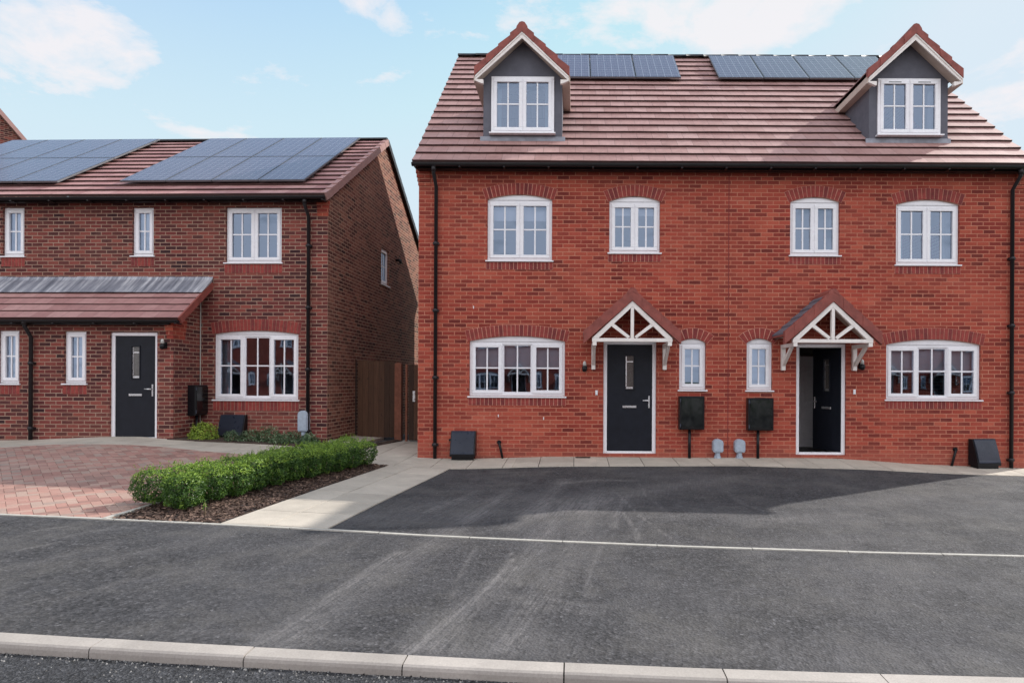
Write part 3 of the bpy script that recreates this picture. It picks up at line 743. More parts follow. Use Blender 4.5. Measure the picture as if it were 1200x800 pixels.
# canopies --------------------------------------------------------------
def make_canopy(cx, zoff=0.):
    yf=-.72; hw=.86; ez=2.33; az=3.09; t=.07
    m=MB(); rows=5
    for sx in (-1,1):
        for j in range(rows):
            a0,a1=j/rows,(j+1)/rows
            xa,za_=sx*hw*(1-a0),ez+(az-ez)*a0+.03; xb2,zb_=sx*hw*(1-a1),ez+(az-ez)*a1+.004
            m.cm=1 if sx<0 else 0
            f=[(xa,yf+.10,za_),(xa,-.003,za_),(xb2,-.003,zb_),(xb2,yf+.10,zb_)]
            m.face(f); m.face([(xa,yf+.10,za_-.03),(xa,-.003,za_-.03),(xa,-.003,za_),(xa,yf+.10,za_)])
            m.cm=0
            m.prism([(xa,za_-.215),(xb2,zb_-.189),(xb2,zb_+.024),(xa,za_+.014)],yf-.008*(j%2),yf+.10)
            m.prism([(xa,za_-.07),(xb2,zb_-.07),(xb2,zb_-.002),(xa,za_-.031)],yf+.10,-.004)
    m.cm=0
    for i in range(2):
        y0=yf-.006+i*(-yf)/2; m.prism([(-.10,az-.085),(-.085,az-.02),(-.035,az+.035),(0,az+.045),(.035,az+.035),(.085,az-.02),(.10,az-.085),(0,az-.02)],y0,y0-yf/2-.006)
    rf=m.build('porch_canopy',[M['tile_red'],M['tile_slate']],ho); rf.location=(cx,0,zoff)
    m=MB(); y0,y1=yf+.02,yf+.09; bz=2.175; tw=.71; ta=bz+.725
    m.bev(-tw,tw,y0,y1,bz,bz+.065)
    for sx in (-1,1):
        m.prism([(sx*tw,bz+.0655),(sx*(tw-.115),bz+.0655),(0,ta-.10),(0,ta)],y0-.001,y1)
        # struts from the foot of the king post to the rafters
        p=(sx*.05,bz+.066); q=(sx*.355,bz+.30); n=(.024*sx*-.62*-1,-.026)
        m.prism([(p[0]+sx*.03,p[1]),(q[0]+sx*.018,q[1]-.018),(q[0]-sx*.02,q[1]+.03),(p[0]-sx*.015,p[1]+.03)],y0+.003,y1-.003)
    m.prism([(-.028,bz+.0655),(.028,bz+.0655),(.028,ta-.13),(0,ta-.105),(-.028,ta-.13)],y0+.001,y1-.001)
    m.build('gable_truss',M['timber_white'],rf)
    m=MB()
    for sx in (-1,1):
        x0,x1=sorted((sx*.655,sx*.735))
        m.box(x0-.0,x1,yf+.091,-.004,2.13,2.174) if False else None
    # boarded underside
    for sx in (-1,1):
        m.face([(sx*hw*.97,yf+.105,ez-.06),(0,yf+.105,az-.10),(0,-.004,az-.10),(sx*hw*.97,-.004,ez-.06)])
    m.build('canopy_lining',M['soffit'],rf)
    for sx in (-1,1):
        m=MB(); x0,x1=sorted((sx*.63,sx*.70))
        m.box(x0,x1,-.075,-.002,1.70,2.11)          # wall post
        m.box(x0,x1,yf+.02,-.002,2.111,2.174)       # arm
        m.bar(((x0+x1)/2,-.06,1.80),((x0+x1)/2,yf+.22,2.11),.055,.055)
        m.build('bracket',M['timber_white'],rf)
    return rf
cx1,_=RH.at(741,395,-.7); make_canopy(cx1)
cx2,_=RH.at(976.5,395,-.7); make_canopy(cx2)

def wall_lamp(parent,x,z,y=0.):
    m=MB(); m.box(x-.035,x+.035,y-.02,y-.001,z-.07,z+.05)
    m.tube([(x,y-.02,z+.0),(x,y-.07,z+.03),(x,y-.09,z+.0)],.012,8)
    m.tube([(x,y-.09,z+.02),(x,y-.09,z-.0),(x,y-.09,z-.07),(x,y-.09,z-.09)],.05,12,[.5,1,.9,.4])
    l=m.build('wall_lamp',M['black'],parent)
    m=MB(); m.tube([(x,y-.09,z+.021),(x,y-.09,z+.09),(x,y-.09,z+.11)],.034,10,[1,.8,.3]); m.build('lamp_glass',M['brassy'],l)
for p in ((685,430),(1008,428)):
    x,z=RH.at(*p); wall_lamp(ho,x,z)
for p in ((699,460),(1001,459)):
    x,z=RH.at(*p); m=MB(); m.bev(x-.022,x+.022,-.022,-.001,z-.045,z+.045); m.build('door_bell',M['upvc'],ho)
# party joint and odd vent slips in the brickwork
xj,_=RH.at(853.5,380); m=MB(); m.box(xj-.007,xj+.007,-.0035,.001,.02,EZ-.05); m.build('movement_joint',M['soldier_dark'],ho)
for p in ((555,360),(584,487),(637,490),(1198,217)):
    x,z=RH.at(*p); m=MB(); m.box(x-.007,x+.007,-.008,-.001,z-.025,z+.025); m.build('weep_vent',M['upvc'],ho)

# ================================================================== LEFT HOUSE
AL=R(1.9)
LH=House('terraced_house',(-5.02,12.9,.0),-AL); lo=LH.o
tag(lo,'brown brick house on the left with lean-to porch roof and two rows of solar panels','house')
LX=-9.6; LZE=5.10; LZR=7.66; LD=7.0; RYl=3.5; EYl=-.26; EZl=5.16
sl2=(LZR-EZl)/(RYl-EYl)
def V4(x0,x1,yt,yb,yl=0.):
    xm=(x0+x1)/2; ym=(yt+yb)/2; return LH.at(x0,ym,yl)[0],LH.at(x1,ym,yl)[0],LH.at(xm,yb,yl)[1],LH.at(xm,yt,yl)[1]
lw=[V4(3,28.5,243,300),V4(155,180,243,299.5),V4(264.5,330,243,307.5)]
lg=V4(251,349.5,391.5,468)
mb=MB(); wall_front(mb,LX,0,ZB,LZE,[tuple(r) for r in lw]+[(lg[0],lg[1],lg[2],lg[3]+.07)]); mb.build('front_wall',M['brick_brown'],lo)
# side wall with its small window: two butted boxes and the gable above
syA,sz1=LH.atx(447,289,0.); syB,_=LH.atx(456,294,0.); _,sz0=LH.atx(447,332,0.)
m=MB()
yA,yB=.302,LD-.302; zg=LZE+.2
def sidebox(y0,y1,z0,z1): m.box(-.3,0,y0,y1,z0,z1)
for q in ((yA,syA,ZB,zg),(syB,yB,ZB,zg),(syA,syB,ZB,sz0),(syA,syB,sz1,zg)): sidebox(*q)
m.prismx([(yA,zg+.0),(yB,zg+.0),(RYl,LZR-.1)],-.3,0)
m.box(-.001+.0,.0005,.002,.302,ZB,LZE)
m.prismx([(.0,LZE+.001),(.301,LZE+.001),(.301,zg+.0),(.0,LZE+.02)],-.3,0)
m.build('gable_wall',M['brick_gable'],lo)
sw=make_window(lo,-(syB-syA)/2,(syB-syA)/2,sz0,sz1,1); sw.location=(0,(syA+syB)/2,0); sw.rotation_euler=(0,0,R(90))
m=MB(); m.box(LX,0,LD-.3,LD,ZB,LZE); m.build('back_wall',M['brick_brown'],lo)
m=MB(); m.box(LX,LX+.3,.302,LD-.302,ZB,LZE); m.build('party_wall',M['brick_brown'],lo)
m=MB(); m.box(LX+.301,-.301,.31,LD-.31,.0,.2); m.box(LX+.301,-.301,.31,LD-.31,2.6,2.8); m.box(LX+.301,-.301,.31,LD-.31,4.95,5.05); m.box(LX+.301,-.301,3.2,3.3,.21,2.59); m.box(LX+.301,-.301,3.2,3.3,2.81,4.94)
m.build('room_partition',M['room'],lo)
for r in lw: make_window(lo,*r,2 if (r[1]-r[0])>.8 else 1,0,None if (r[1]-r[0])>.8 else ('roller',.98)); soldier_course(lo,r[0]-.02,r[1]+.02,r[2]-.03,M['mortar_buff'],h=.19)
make_window(lo,*lg,3,.066,('curtain',.2)); brick_arch(lo,lg[0],lg[1],lg[3],.07,M['mortar_buff'],h=.24); soldier_course(lo,lg[0]-.02,lg[1]+.02,lg[2]-.03,M['mortar_buff'],h=.2)
tiled_slope(lo,LX-.05,.05,EYl,EZl,RYl,LZR,M['tile_left'],gauge=.33)
m=MB(); m.face([(LX-.05,RYl,LZR+.02),(LX-.05,2*RYl-EYl,EZl),(.05,2*RYl-EYl,EZl),(.05,RYl,LZR+.02)]); m.build('rear_roof_slope',M['tile_left'],lo)
# stepped dry verge
m=MB(); Ll=math.hypot(RYl-EYl,LZR-EZl); dl=((RYl-EYl)/Ll,(LZR-EZl)/Ll); n=14
for i in range(n):
    a,b=Ll*i/n-.02,Ll*(i+1)/n-.006; A=lambda s,h:(EYl+dl[0]*s-dl[1]*h,EZl+dl[1]*s+dl[0]*h)
    m.prismx([A(a,-.10),A(b,-.115),A(b,.032),A(a,.052)],.051,.085); m.prismx([A(a,.038),A(b,.018),A(b,.032),A(a,.053)],-.03,.0505)
m.build('verge_cap',M['verge'],lo)
m=MB()
for i in range(n):
    a,b=Ll*i/n,Ll*(i+1)/n; A=lambda s,h:(2*RYl-EYl-dl[0]*s+dl[1]*h,EZl+dl[1]*s+dl[0]*h)
    m.prismx([A(b,-.10),A(a,-.09),A(a,.045),A(b,.03)],.0,.085)
m.build('rear_verge',M['gutter'],lo)
m=MB(); k=round((-LX+.1)/.45); w=(-LX+.1)/k
for i in range(k):
    x=LX-.05+i*w; A=[math.pi*q/6 for q in range(7)]; P=[(RYl-.11*math.cos(a),LZR+.005+.07*math.sin(a)) for a in A]
    m.prismx([P[q] for q in range(7)],x+.003,x+w-.003)
m.build('ridge_tiles',M['gutter'],lo)
gutter(lo,LX-.05,.055,EYl+.0,EZl-.035)
m=MB(); m.box(LX,0,-.16,-.135,EZl-.09,EZl-.05); m.box(LX,0,-.134,-.054,EZl-.09,EZl-.075); m.build('fascia_board',M['gutter'],lo)
m=MB()
for k in range(4):
    z=LZE-.30+.075*k; m.box(-.215,.010*(k+1),-.012*(k+1)-.002,-.0015,z,z+.0745)
m.build('kneeler',M['brick_red'],lo)
px,_=LH.at(361,400,-.06); downpipe(lo,px,-.06,.14,EZl-.09,EYl+.02)
fnL=lambda X,s,h:(X,EYl+dl[0]*s-dl[1]*h,EZl+dl[1]*s+dl[0]*h)
def lx_at(px_,py_,s):  # local x on left roof where photo column meets slope distance s
    y=EYl+dl[0]*s; return LH.at(px_,py_,y)[0]
sL0,sL1=.62,Ll-.14
xr=lx_at(360,211,sL0+.05); xl=lx_at(145,212,sL0+.05); wB=(xr-xl)/4
solar_row(lo,fnL,xl,[wB]*4,sL0,sL1,rows=2)
xr=lx_at(73,213,sL0+.05); solar_row(lo,fnL,xr-4*wB,[wB]*4,sL0,sL1,rows=2)

# porch (lean-to)
PY=-.82
pxR,_=LH.at(203,470,PY)
pw=[V4(-2,22.5,387,449,PY),V4(75,101,388,449,PY)]; pd=V4(128.5,184,389,515,PY)
mb=MB(); wall_front(mb,LX,pxR,ZB,2.66,[tuple(pw[0]),tuple(pw[1]),tuple(pd)],PY,PY+.3)
mb.prismx([(PY+.302,ZB),(-.002,ZB),(-.002,3.42),(PY+.302,2.80)],pxR-.3,pxR); mb.box(pxR-.001,pxR+.0004,PY+.002,PY+.302,ZB,2.66)
mb.box(pxR-.3,pxR,PY+.001,PY+.302,2.661,2.74)
mb.build('porch_wall',M['brick_brown'],lo)
m=MB(); m.box(LX+.3,pxR-.301,PY+.31,-.01,.0,.25); m.box(LX+.3,pxR-.301,PY+.31,-.01,2.45,2.55);  m.box(LX+.3,pxR-.301,-.2,-.011,.26,2.44); m.build('porch_partition',M['room'],lo)
for r in pw:
    w=make_window(lo,*r,1,0,('roller',.98)); w.location=(0,PY,0); s=soldier_course(lo,r[0]-.02,r[1]+.02,r[2]-.03,M['mortar_buff'],h=.18,y=PY)
lf=make_door(lo,*pd,hinge='L'); 
for o in COL.objects:
    if o.parent==lo and o.name.startswith('door_frame'): o.location.y=PY
lf.location.y+=PY
pe_y,pe_z=PY-.22,2.62; pt_y,pt_z=-.02,3.44
pvx=LH.at(209,377,pe_y)[0]
Lp=math.hypot(pt_y-pe_y,pt_z-pe_z); dp=((pt_y-pe_y)/Lp,(pt_z-pe_z)/Lp)
s_t=Lp*.74
tiled_slope(lo,LX-.05,pvx,pe_y,pe_z,pe_y+dp[0]*s_t,pe_z+dp[1]*s_t,M['tile_left'],name='porch_roof',gauge=.27,t=.026)
m=MB(); A=lambda s,h:(pe_y+dp[0]*s-dp[1]*h,pe_z+dp[1]*s+dp[0]*h)
xl_=LX-.05; q=0
while xl_<pvx+.029:
    xe_=min(xl_+1.48,pvx+.03); h_=.006*(q%2)
    m.prismx([A(s_t-.10,.045+h_),A(Lp,.03+h_),(-.004,pt_z+.13+h_),(-.012-h_,pt_z+.13+h_),(pt_y-.04,pt_z+.06+h_),A(s_t-.10-h_,.053+h_)][::-1],xl_,xe_+(.05 if xe_<pvx else 0)*((q+1)%2)); xl_=xe_; q+=1
m.build('lead_flashing',M['leadstreak'],lo)
m=MB(); m.prismx([A(-.01,-.10),A(Lp,-.10),A(Lp,.028),A(-.01,.028)],pvx+.001,pvx+.035); m.prismx([A(0,-.03),A(Lp,-.03),A(Lp,-.012),A(0,-.012)],LX,pvx); m.build('porch_verge',M['tile_red'],lo)
gutter(lo,LX-.05,pvx-.0,pe_y+.01,pe_z-.035,name='porch_gutter')
m=MB(); m.box(LX,pxR,PY-.14,PY-.115,pe_z-.11,pe_z-.0); m.box(LX,pxR,PY-.1145,PY-.003,pe_z-.11,pe_z-.095); m.build('porch_fascia',M['gutter'],lo)
m=MB()
for k in range(5):
    z=2.25+.075*k; m.box(pxR-.12,pxR+.010*(k+1),PY-.022*(k+1),PY+.33,z,z+.0745)
m.build('porch_kneeler',M['brick_red'],lo)
px,_=LH.at(36,450,PY-.06)
dpp=downpipe(lo,px,-.06,.22,pe_z-.05,pe_y-PY+.02); dpp.location=(0,PY,0)
x,z=LH.at(194,404,PY); wall_lamp(lo,x,z+.0,PY)
# conduit in the inner corner and a vent on the gable
m=MB(); m.tube([(pxR+.02,-.02,.3),(pxR+.02,-.02,3.1)],.010,8); m.build('conduit',M['slat'],lo)
y_,z_=LH.atx(464,305,0.); m=MB(); m.tube([(0,y_,z_),(.10,y_,z_),(.14,y_,z_-.09)],.04,10); m.build('flue_outlet',M['black'],lo)

# ================================================================== house behind, upper left
BH=House('brick_house',(-21.,24,0),R(48)); tag(BH.o,'brick gable of a further house rising behind the left roof','house')
# far gable facing the camera: right-hand verge falls to the right
bx1,bz1=BH.at(24,164,0.); bx0,bz0=BH.at(-2,134,0.)
k=(bz0-bz1)/(bx1-bx0)
ax=bx0-2.2; az=bz0+2.2*k; ex=bx1+1.2; ez_=bz1-1.2*k
m=MB(); m.prism([(2*ax-ex,-.5),(ex,-.5),(ex,ez_),(ax,az),(2*ax-ex,ez_)],0,8); m.build('wall',M['brick_brown'],BH.o)
m=MB()
for sx in (-1,1):
    P=[(ax,az+.02),(ax+sx*(ex-ax+.25),ez_-.25*k+.02),(ax+sx*(ex-ax+.25),ez_-.25*k+.22),(ax,az+.25)]
    m.prism(P,-.15,8.2)
m.build('roof',M['verge'],BH.o)

# ================================================================== houses across the road (seen mirrored in the glass)
labs=['brick pair across the road, mirrored in the wide lower window left of closed door',
      'brick pair across the road, mirrored in the wide lower window by right downpipe',
      'brick pair across the road, mirrored in the arched window of brown house']
for i,(x,y) in enumerate(((-1.5,-15.5),(21.8,-16.5),(-22.5,-15))):
    c=copy_tree(ho); c.location=(x+2.7,y,-.25); c.rotation_euler=(0,0,math.pi); tag(c,labs[i],'house',None)

# ================================================================== GROUND
def poly_clip(sub, clip):                   # convex clip, counter-clockwise
    out=list(sub)
    for i in range(len(clip)):
        a,b=clip[i],clip[(i+1)%len(clip)]; inp=out; out=[]
        if not inp: return []
        ins=lambda p:(b[0]-a[0])*(p[1]-a[1])-(b[1]-a[1])*(p[0]-a[0])>=-1e-9
        for j in range(len(inp)):
            p,q=inp[j-1],inp[j]
            if ins(q):
                if not ins(p): out.append(isect(p,q,a,b))
                out.append(q)
            elif ins(p): out.append(isect(p,q,a,b))
    return out
def isect(p,q,a,b):
    x1,y1,x2,y2=p[0],p[1],q[0],q[1]; x3,y3,x4,y4=a[0],a[1],b[0],b[1]
    d=(x1-x2)*(y3-y4)-(y1-y2)*(x3-x4); t=((x1-x3)*(y3-y4)-(y1-y3)*(x3-x4))/d
    return (x1+t*(x2-x1),y1+t*(y2-y1))
def ccw(P):
    A=sum(P[i][0]*P[(i+1)%len(P)][1]-P[(i+1)%len(P)][0]*P[i][1] for i in range(len(P))); return P if A>0 else P[::-1]
def area(P): return abs(sum(P[i][0]*P[(i+1)%len(P)][1]-P[(i+1)%len(P)][0]*P[i][1] for i in range(len(P))))/2
def paver(mb,P,h,jit=.0015,bev=.004):
    if len(P)<3 or area(P)<.0008: return
    cx=sum(p[0] for p in P)/len(P); cy=sum(p[1] for p in P)/len(P)
    jz=random.uniform(-jit,jit); tp=[]
    for p in P:
        d=math.hypot(p[0]-cx,p[1]-cy) or 1; k=max(0,1-bev/d); x,y=cx+(p[0]-cx)*k,cy+(p[1]-cy)*k
        tp.append((x,y,G(x,y)+h+jz))
    lo_=[(p[0],p[1],G(*p)+h-bev+jz) for p in P]; dn=[(p[0],p[1],G(*p)-.05) for p in P]
    mb.cr=random.random(); mb.face(tp)
    for i in range(len(P)):
        j=(i+1)%len(P); mb.face([lo_[i],lo_[j],tp[j],tp[i]]); mb.face([dn[i],dn[j],lo_[j],lo_[i]])
def cells(mb,polys,w,l,ang,ox,oy,h,gap=.005,bond=0.,jit=.0015,bev=.004):
    c,s=math.cos(ang),math.sin(ang)
    for P in polys:
        P=ccw(P); loc=[((p[0]-ox)*c+(p[1]-oy)*s, -(p[0]-ox)*s+(p[1]-oy)*c) for p in P]
        x0,x1=min(p[0] for p in loc),max(p[0] for p in loc); y0,y1=min(p[1] for p in loc),max(p[1] for p in loc)
        for j in range(math.floor(y0/l)-1,math.ceil(y1/l)+1):
            off=(j%2)*bond*w
            for i in range(math.floor((x0-off)/w)-1,math.ceil((x1-off)/w)+1):
                q=[(i*w+off+gap,j*l+gap),((i+1)*w+off-gap,j*l+gap),((i+1)*w+off-gap,(j+1)*l-gap),(i*w+off+gap,(j+1)*l-gap)]
                r=poly_clip(q,loc)
                if r: paver(mb,[(ox+a*c-b*s,oy+a*s+b*c) for a,b in r],h,jit,bev)

# kerb line (photo samples -> ground)
kpts=[(-400,716),(-200,729),(0,740.5),(200,752.5),(400,763),(600,773.5),(800,782),(1000,788.5),(1200,793.5),(1400,797.5),(1700,803)]
def kz(x): return -.16-.03*x
def kerbpt(px,py):
    d=ray(px,py); t=3.7
    for _ in range(20): x=d.x*t; t=(kz(x)-CAMH)/d.z
    return (d.x*t,t)
KP=[kerbpt(*p) for p in kpts]
KX=[p[0] for p in KP]; KY=[p[1] for p in KP]
def ky(x):
    if x<KX[0]: return KY[0]+(KX[0]-x)*.02
    if x>KX[-1]: return KY[-1]+(x-KX[-1])*.01
    # smooth interpolation of the samples
    return float(np.interp(x,KX,KY))
# tyre scuffs and dusty drags, as ground polylines with a width and a strength
tracks=[([(330,760),(390,715),(450,672),(500,640),(560,600)],.20,.8),([(300,755),(360,718),(420,676),(470,645)],.07,.8),
        ([(480,775),(545,715),(590,680),(625,650),(650,610)],.16,.85),([(455,780),(530,722),(575,685),(600,655)],.035,1.),
        ([(590,760),(615,720),(640,690),(668,655),(690,600),(700,575)],.17,.7),([(610,690),(603,665),(598,645)],.012,1.1),([(640,700),(660,705),(720,712)],.05,.6),
        ([(600,700),(640,712),(700,718)],.10,.45),([(540,750),(600,745),(650,758)],.30,.55),([(430,605),(520,590),(620,585),(700,590)],.50,.7),
        ([(640,600),(700,585),(760,575),(850,560)],.40,.75),([(760,606),(830,604),(900,608),(990,612),(1100,606)],.22,.35),
        ([(720,575),(735,590),(760,612),(800,640)],.02,.8),([(745,560),(757,580),(790,606)],.015,.8),([(380,700),(415,685),(440,676)],.012,1.),
        ([(40,622),(60,619),(75,617)],.035,.9),([(75,630),(110,622),(150,618)],.06,.6),([(20,645),(45,640),(70,635)],.03,.8),([(10,712),(60,700)],.02,.7),([(180,714),(197,707)],.015,1.),
        ([(130,655),(200,640),(260,628)],.18,.35),([(0,668),(60,655),(130,636)],.10,.4),([(240,662),(330,640),(420,632)],.12,.3),([(850,705),(960,690),(1100,680),(1250,690)],.5,.25),
        ([(800,760),(950,768),(1150,775)],.30,.45),([(150,738),(330,745),(560,762)],.08,.35),([(555,555),(640,552),(680,553)],.05,.6),
        ([(545,612),(575,590),(600,572)],.10,.7),([(500,600),(530,588),(560,575)],.08,.6),([(600,618),(625,600),(645,580),(660,562)],.16,.8),([(660,566),(700,562),(740,563)],.10,.8),
        ([(720,618),(722,600),(735,580)],.05,.8),([(730,600),(745,620),(748,632)],.03,.9),([(850,575),(870,590),(905,602)],.05,.5),([(875,612),(930,607),(1000,603)],.25,.5),
        ([(1000,590),(1080,583),(1180,572)],.25,.35),([(470,610),(560,600),(700,598)],.3,.5),([(900,640),(1000,632),(1120,640)],.25,.35),([(80,700),(150,680),(230,668)],.05,.5),
        ([(690,700),(690,670),(705,640)],.03,.8),([(560,640),(540,670),(530,700)],.02,.6),([(395,628),(350,650),(310,672)],.04,.4)]
TR=[]
for pts,w,s in tracks:
    TR.append((np.array([gp(*p) if p[1]<735 else kerbpt(*p) for p in pts]),w,s))
def dust(X,Y):
    out=np.zeros_like(X)
    for P,w,s in TR:
        best=np.full(X.shape,1e9)
        for a,b in zip(P[:-1],P[1:]):
            d=b-a; L2=(d**2).sum(); t=np.clip(((X-a[0])*d[0]+(Y-a[1])*d[1])/L2,0,1)
            best=np.minimum(best,np.hypot(X-a[0]-t*d[0],Y-a[1]-t*d[1]))
        out+=s*np.exp(-(best/(w*.78))**2)*(1. if w<.12 else .85)
    return out
def sheet(name,xs,ts,yfun0,yfun1,zfun,mat,kind='structure',with_dust=True):
    nx,nt=len(xs),len(ts); V=[];
    for t in ts:
        for x in xs:
            y=yfun0(x)*(1-t)+yfun1(x)*t; V.append((x,y,zfun(x,y)))
    Fc=[(j*nx+i,j*nx+i+1,(j+1)*nx+i+1,(j+1)*nx+i) for j in range(nt-1) for i in range(nx-1)]
    me=bpy.data.meshes.new(name); me.from_pydata(V,[],Fc); me.update()
    if with_dust:
        A=np.array(V); d=dust(A[:,0],A[:,1]); at=me.attributes.new('dust','FLOAT','POINT'); at.data.foreach_set('value',d.astype(np.float32))
    me.polygons.foreach_set('use_smooth',[True]*len(Fc))
    me.materials.append(mat); o=bpy.data.objects.new(name,me); COL.objects.link(o); tag(o,kind=kind); return o
xs=list(np.concatenate([np.linspace(-16,-6,50,endpoint=False),np.linspace(-6,6,340,endpoint=False),np.linspace(6,14,40)]))
ts=list(np.linspace(0,.55,190,endpoint=False))+list(np.linspace(.55,1,50))
sheet('driveway',xs,ts,lambda x:ky(x)+.002,lambda x:16.,lambda x,y:(G(x,y) if y>4.4 else (kz(x)*(1-max(0,(y-ky(x))/(4.4-ky(x))))+G(x,y)*max(0,(y-ky(x))/(4.4-ky(x))))),M['tarmac'])
# kerb stones
m=MB(); Lst=.915; x=-9.2; kk=[]
while x<10: kk.append(x); x+=Lst
for x in kk:
    m.cr=random.random(); n=6; g=.004
    prof=[(.0,.002),(-.108,-.002),(-.120,-.012),(-.126,-.030),(-.128,-.16),(.0,-.16)]
    dz=random.uniform(-.0015,.0015)
    for i in range(n):
        xa=x+g+(Lst-2*g)*i/n; xb_=x+g+(Lst-2*g)*(i+1)/n
        A=[(xa,ky(xa)+p[0],kz(xa)+p[1]+dz) for p in prof]; B=[(xb_,ky(xb_)+p[0],kz(xb_)+p[1]+dz) for p in prof]
        for q in range(5): m.face([A[q],A[q+1],B[q+1],B[q]])
        if i==0: m.face(A)
        if i==n-1: m.face(B[::-1])
tag(m.build('kerb',M['kerb']),kind='structure')
# road on the near side of the kerb, reaching the far pavement
def rz(x,y): 
    return kz(max(-14,min(12,x)))-.062-.012*min(1.5,max(0,ky(x)-y))-.004*max(0,ky(x)-y)+.004*noise.noise(Vector((x*3,y*3,0)))
sheet('road',list(np.linspace(-60,-8,40,endpoint=False))+list(np.linspace(-8,8,160,endpoint=False))+list(np.linspace(8,60,40)),[1-t for t in list(np.linspace(0,.12,40,endpoint=False))+list(np.linspace(.12,1,30))],lambda x:-9.,lambda x:ky(x)-.10,rz,M['road'],with_dust=False)
# debris along the kerb foot
m=MB()
for i in range(1500):
    x=random.uniform(-5,4.5); y=ky(x)-.128-abs(random.gauss(0,.025 if i<1000 else .16)); s=random.uniform(.003,.008); z=rz(x,y)
    m.cr=random.random()**(2 if i<1000 else .7); a=random.random()*6
    c_,s_=math.cos(a)*s,math.sin(a)*s
    m.face([(x+c_,y+s_,z),(x-s_,y+c_,z+s*.3),(x,y,z+s*1.3)]); m.face([(x-s_,y+c_,z),(x-c_,y-s_,z),(x,y,z+s*1.3)]); m.face([(x-c_,y-s_,z),(x+s_,y-c_,z),(x,y,z+s*1.3)]); m.face([(x+s_,y-c_,z),(x+c_,y+s_,z),(x,y,z+s*1.3)])
tag(m.build('grit',soil_mat('grit_stone',(.015,.014,.014),(.34,.33,.32))),'loose grit and dark crumbs along the foot of the kerb','grit',kind='stuff')
# wide ground to the horizon
m=MB(); m.face([(-900,-900,-.62),(900,-900,-.62),(900,900,-.62),(-900,900,-.62)]); tag(m.build('ground',M['grass']),kind='structure')
m=MB(); m.box(-60,60,-14.8,-9.0,-.6,-.27); tag(m.build('pavement',M['tarmac']),kind='structure')

# edging between shared drive and the plots
eline=[(-330,583),(-150,594),(0,603.3),(130,609),(254,614.6),(385,621.5),(500,628),(650,634.8),(800,641),(1000,647.5),(1200,652.5),(1500,659)]
EP=[gp(*p) for p in eline]
def strip(name,pts,w,h,mat,step=.915):
    m=MB()
    # resample
    P=[Vector(p) for p in pts]; acc=[0]
    for a,b in zip(P[:-1],P[1:]): acc.append(acc[-1]+(b-a).length)
    def at(s):
        for i in range(len(P)-1):
            if s<=acc[i+1]: return P[i].lerp(P[i+1],(s-acc[i])/(acc[i+1]-acc[i]))
        return P[-1]
    s=0
    while s<acc[-1]-.01:
        e=min(s+step,acc[-1]); n=4; m.cr=random.random(); dz=random.uniform(-.001,.001)
        for i in range(n):
            a=at(s+.003+(e-s-.006)*i/n); b=at(s+.003+(e-s-.006)*(i+1)/n); d=(b-a); 
            if d.length<1e-5: continue
            d.normalize(); nn=Vector((-d.y,d.x))*w/2
            q=[a-nn,b-nn,b+nn,a+nn]; m.face([(v.x,v.y,G(v.x,v.y)+h+dz) for v in q])
            for u,v in ((0,1),(2,3)): m.face([(q[u].x,q[u].y,G(*q[u])-.02),(q[v].x,q[v].y,G(*q[v])-.02),(q[v].x,q[v].y,G(*q[v])+h+dz),(q[u].x,q[u].y,G(*q[u])+h+dz)])
        s=e
    o=m.build(name,mat); tag(o,kind='structure'); return o
strip('edging',EP,.042,.012,M['slat'])

# slab paths
bt=gp(457,545.5)
side=[gp(258,614.2),gp(384,620.5),gp(527,549.5),bt]
m=MB()
ang=math.atan2(side[2][1]-side[1][1],side[2][0]-side[1][0])-math.pi/2
sv=[side[0],side[1],side[2],side[3]]
cells(m,[sv],.62,.62,ang,side[1][0],side[1][1],.013)
fe=[(527,549.5),(600,548),(700,546.5),(870,546),(950,548.5),(1050,552),(1190,557.8),(1300,564)]
FP=[gp(*p) for p in fe]+[(11.5,10.55)]
for a,b in zip(FP[:-1],FP[1:]): cells(m,[[a,b,(b[0],YF+.01),(a[0],YF+.01)]],.615,.615,0.0,0,YF-.02,.013)
wl=lambda x:(-5.02+ (x)*math.cos(AL), 12.9-(x)*math.sin(AL))
j1=gp(345,537.5)
cells(m,[[bt,side[2],(side[2][0],YF+.01),(j1[0],YF+.01)],[j1,bt,(j1[0],YF+.01)],[(j1[0],YF+.01),(-2.94,YF+.01),(-2.94,14.6),(-4.05,14.6)]],.615,.615,0.,0,YF-.02,.013)
lf_=[(-250,531),(-60,527),(0,525),(60,521.5),(110,521),(150,521.5),(190,524),(225,527.7),(262,531),(300,534),(345,537.5)]
LF=[gp(*p) for p in lf_]
def yback(x): # porch wall or the front of the planting bed
    return 12.35 if x<-7.75 else 12.02
for a,b in zip(LF[:-1],LF[1:]):
    cells(m,[[a,b,(b[0],yback(b[0])),(a[0],yback(a[0]))]],.615,.615,-AL,-7.8,12.0,.013)
cells(m,[[LF[-1],(j1[0]+.01,YF+.01),(j1[0],12.03),(LF[-1][0]-.02,12.03)]],.6,.6,0,0,0,.013)
# landing by the gate of the left house
cells(m,[[(-5.0,12.9),(-4.45,12.6),(-4.35,14.55),(-4.95,14.55)]],.6,.6,0,0,0,.055)
tag(m.build('footpath',M['slab']),kind='structure')

# herringbone block drive of the left house
LB=[gp(-330,586),gp(-150,596),gp(0,605),gp(122,609)]
m=MB()
hedge_edge=[gp(122,608.5),gp(160,590),(-4.62,10.9)]
reg=[]
P0=LB+[hedge_edge[1]]+[ (-4.75,9.8),LF[-1]]
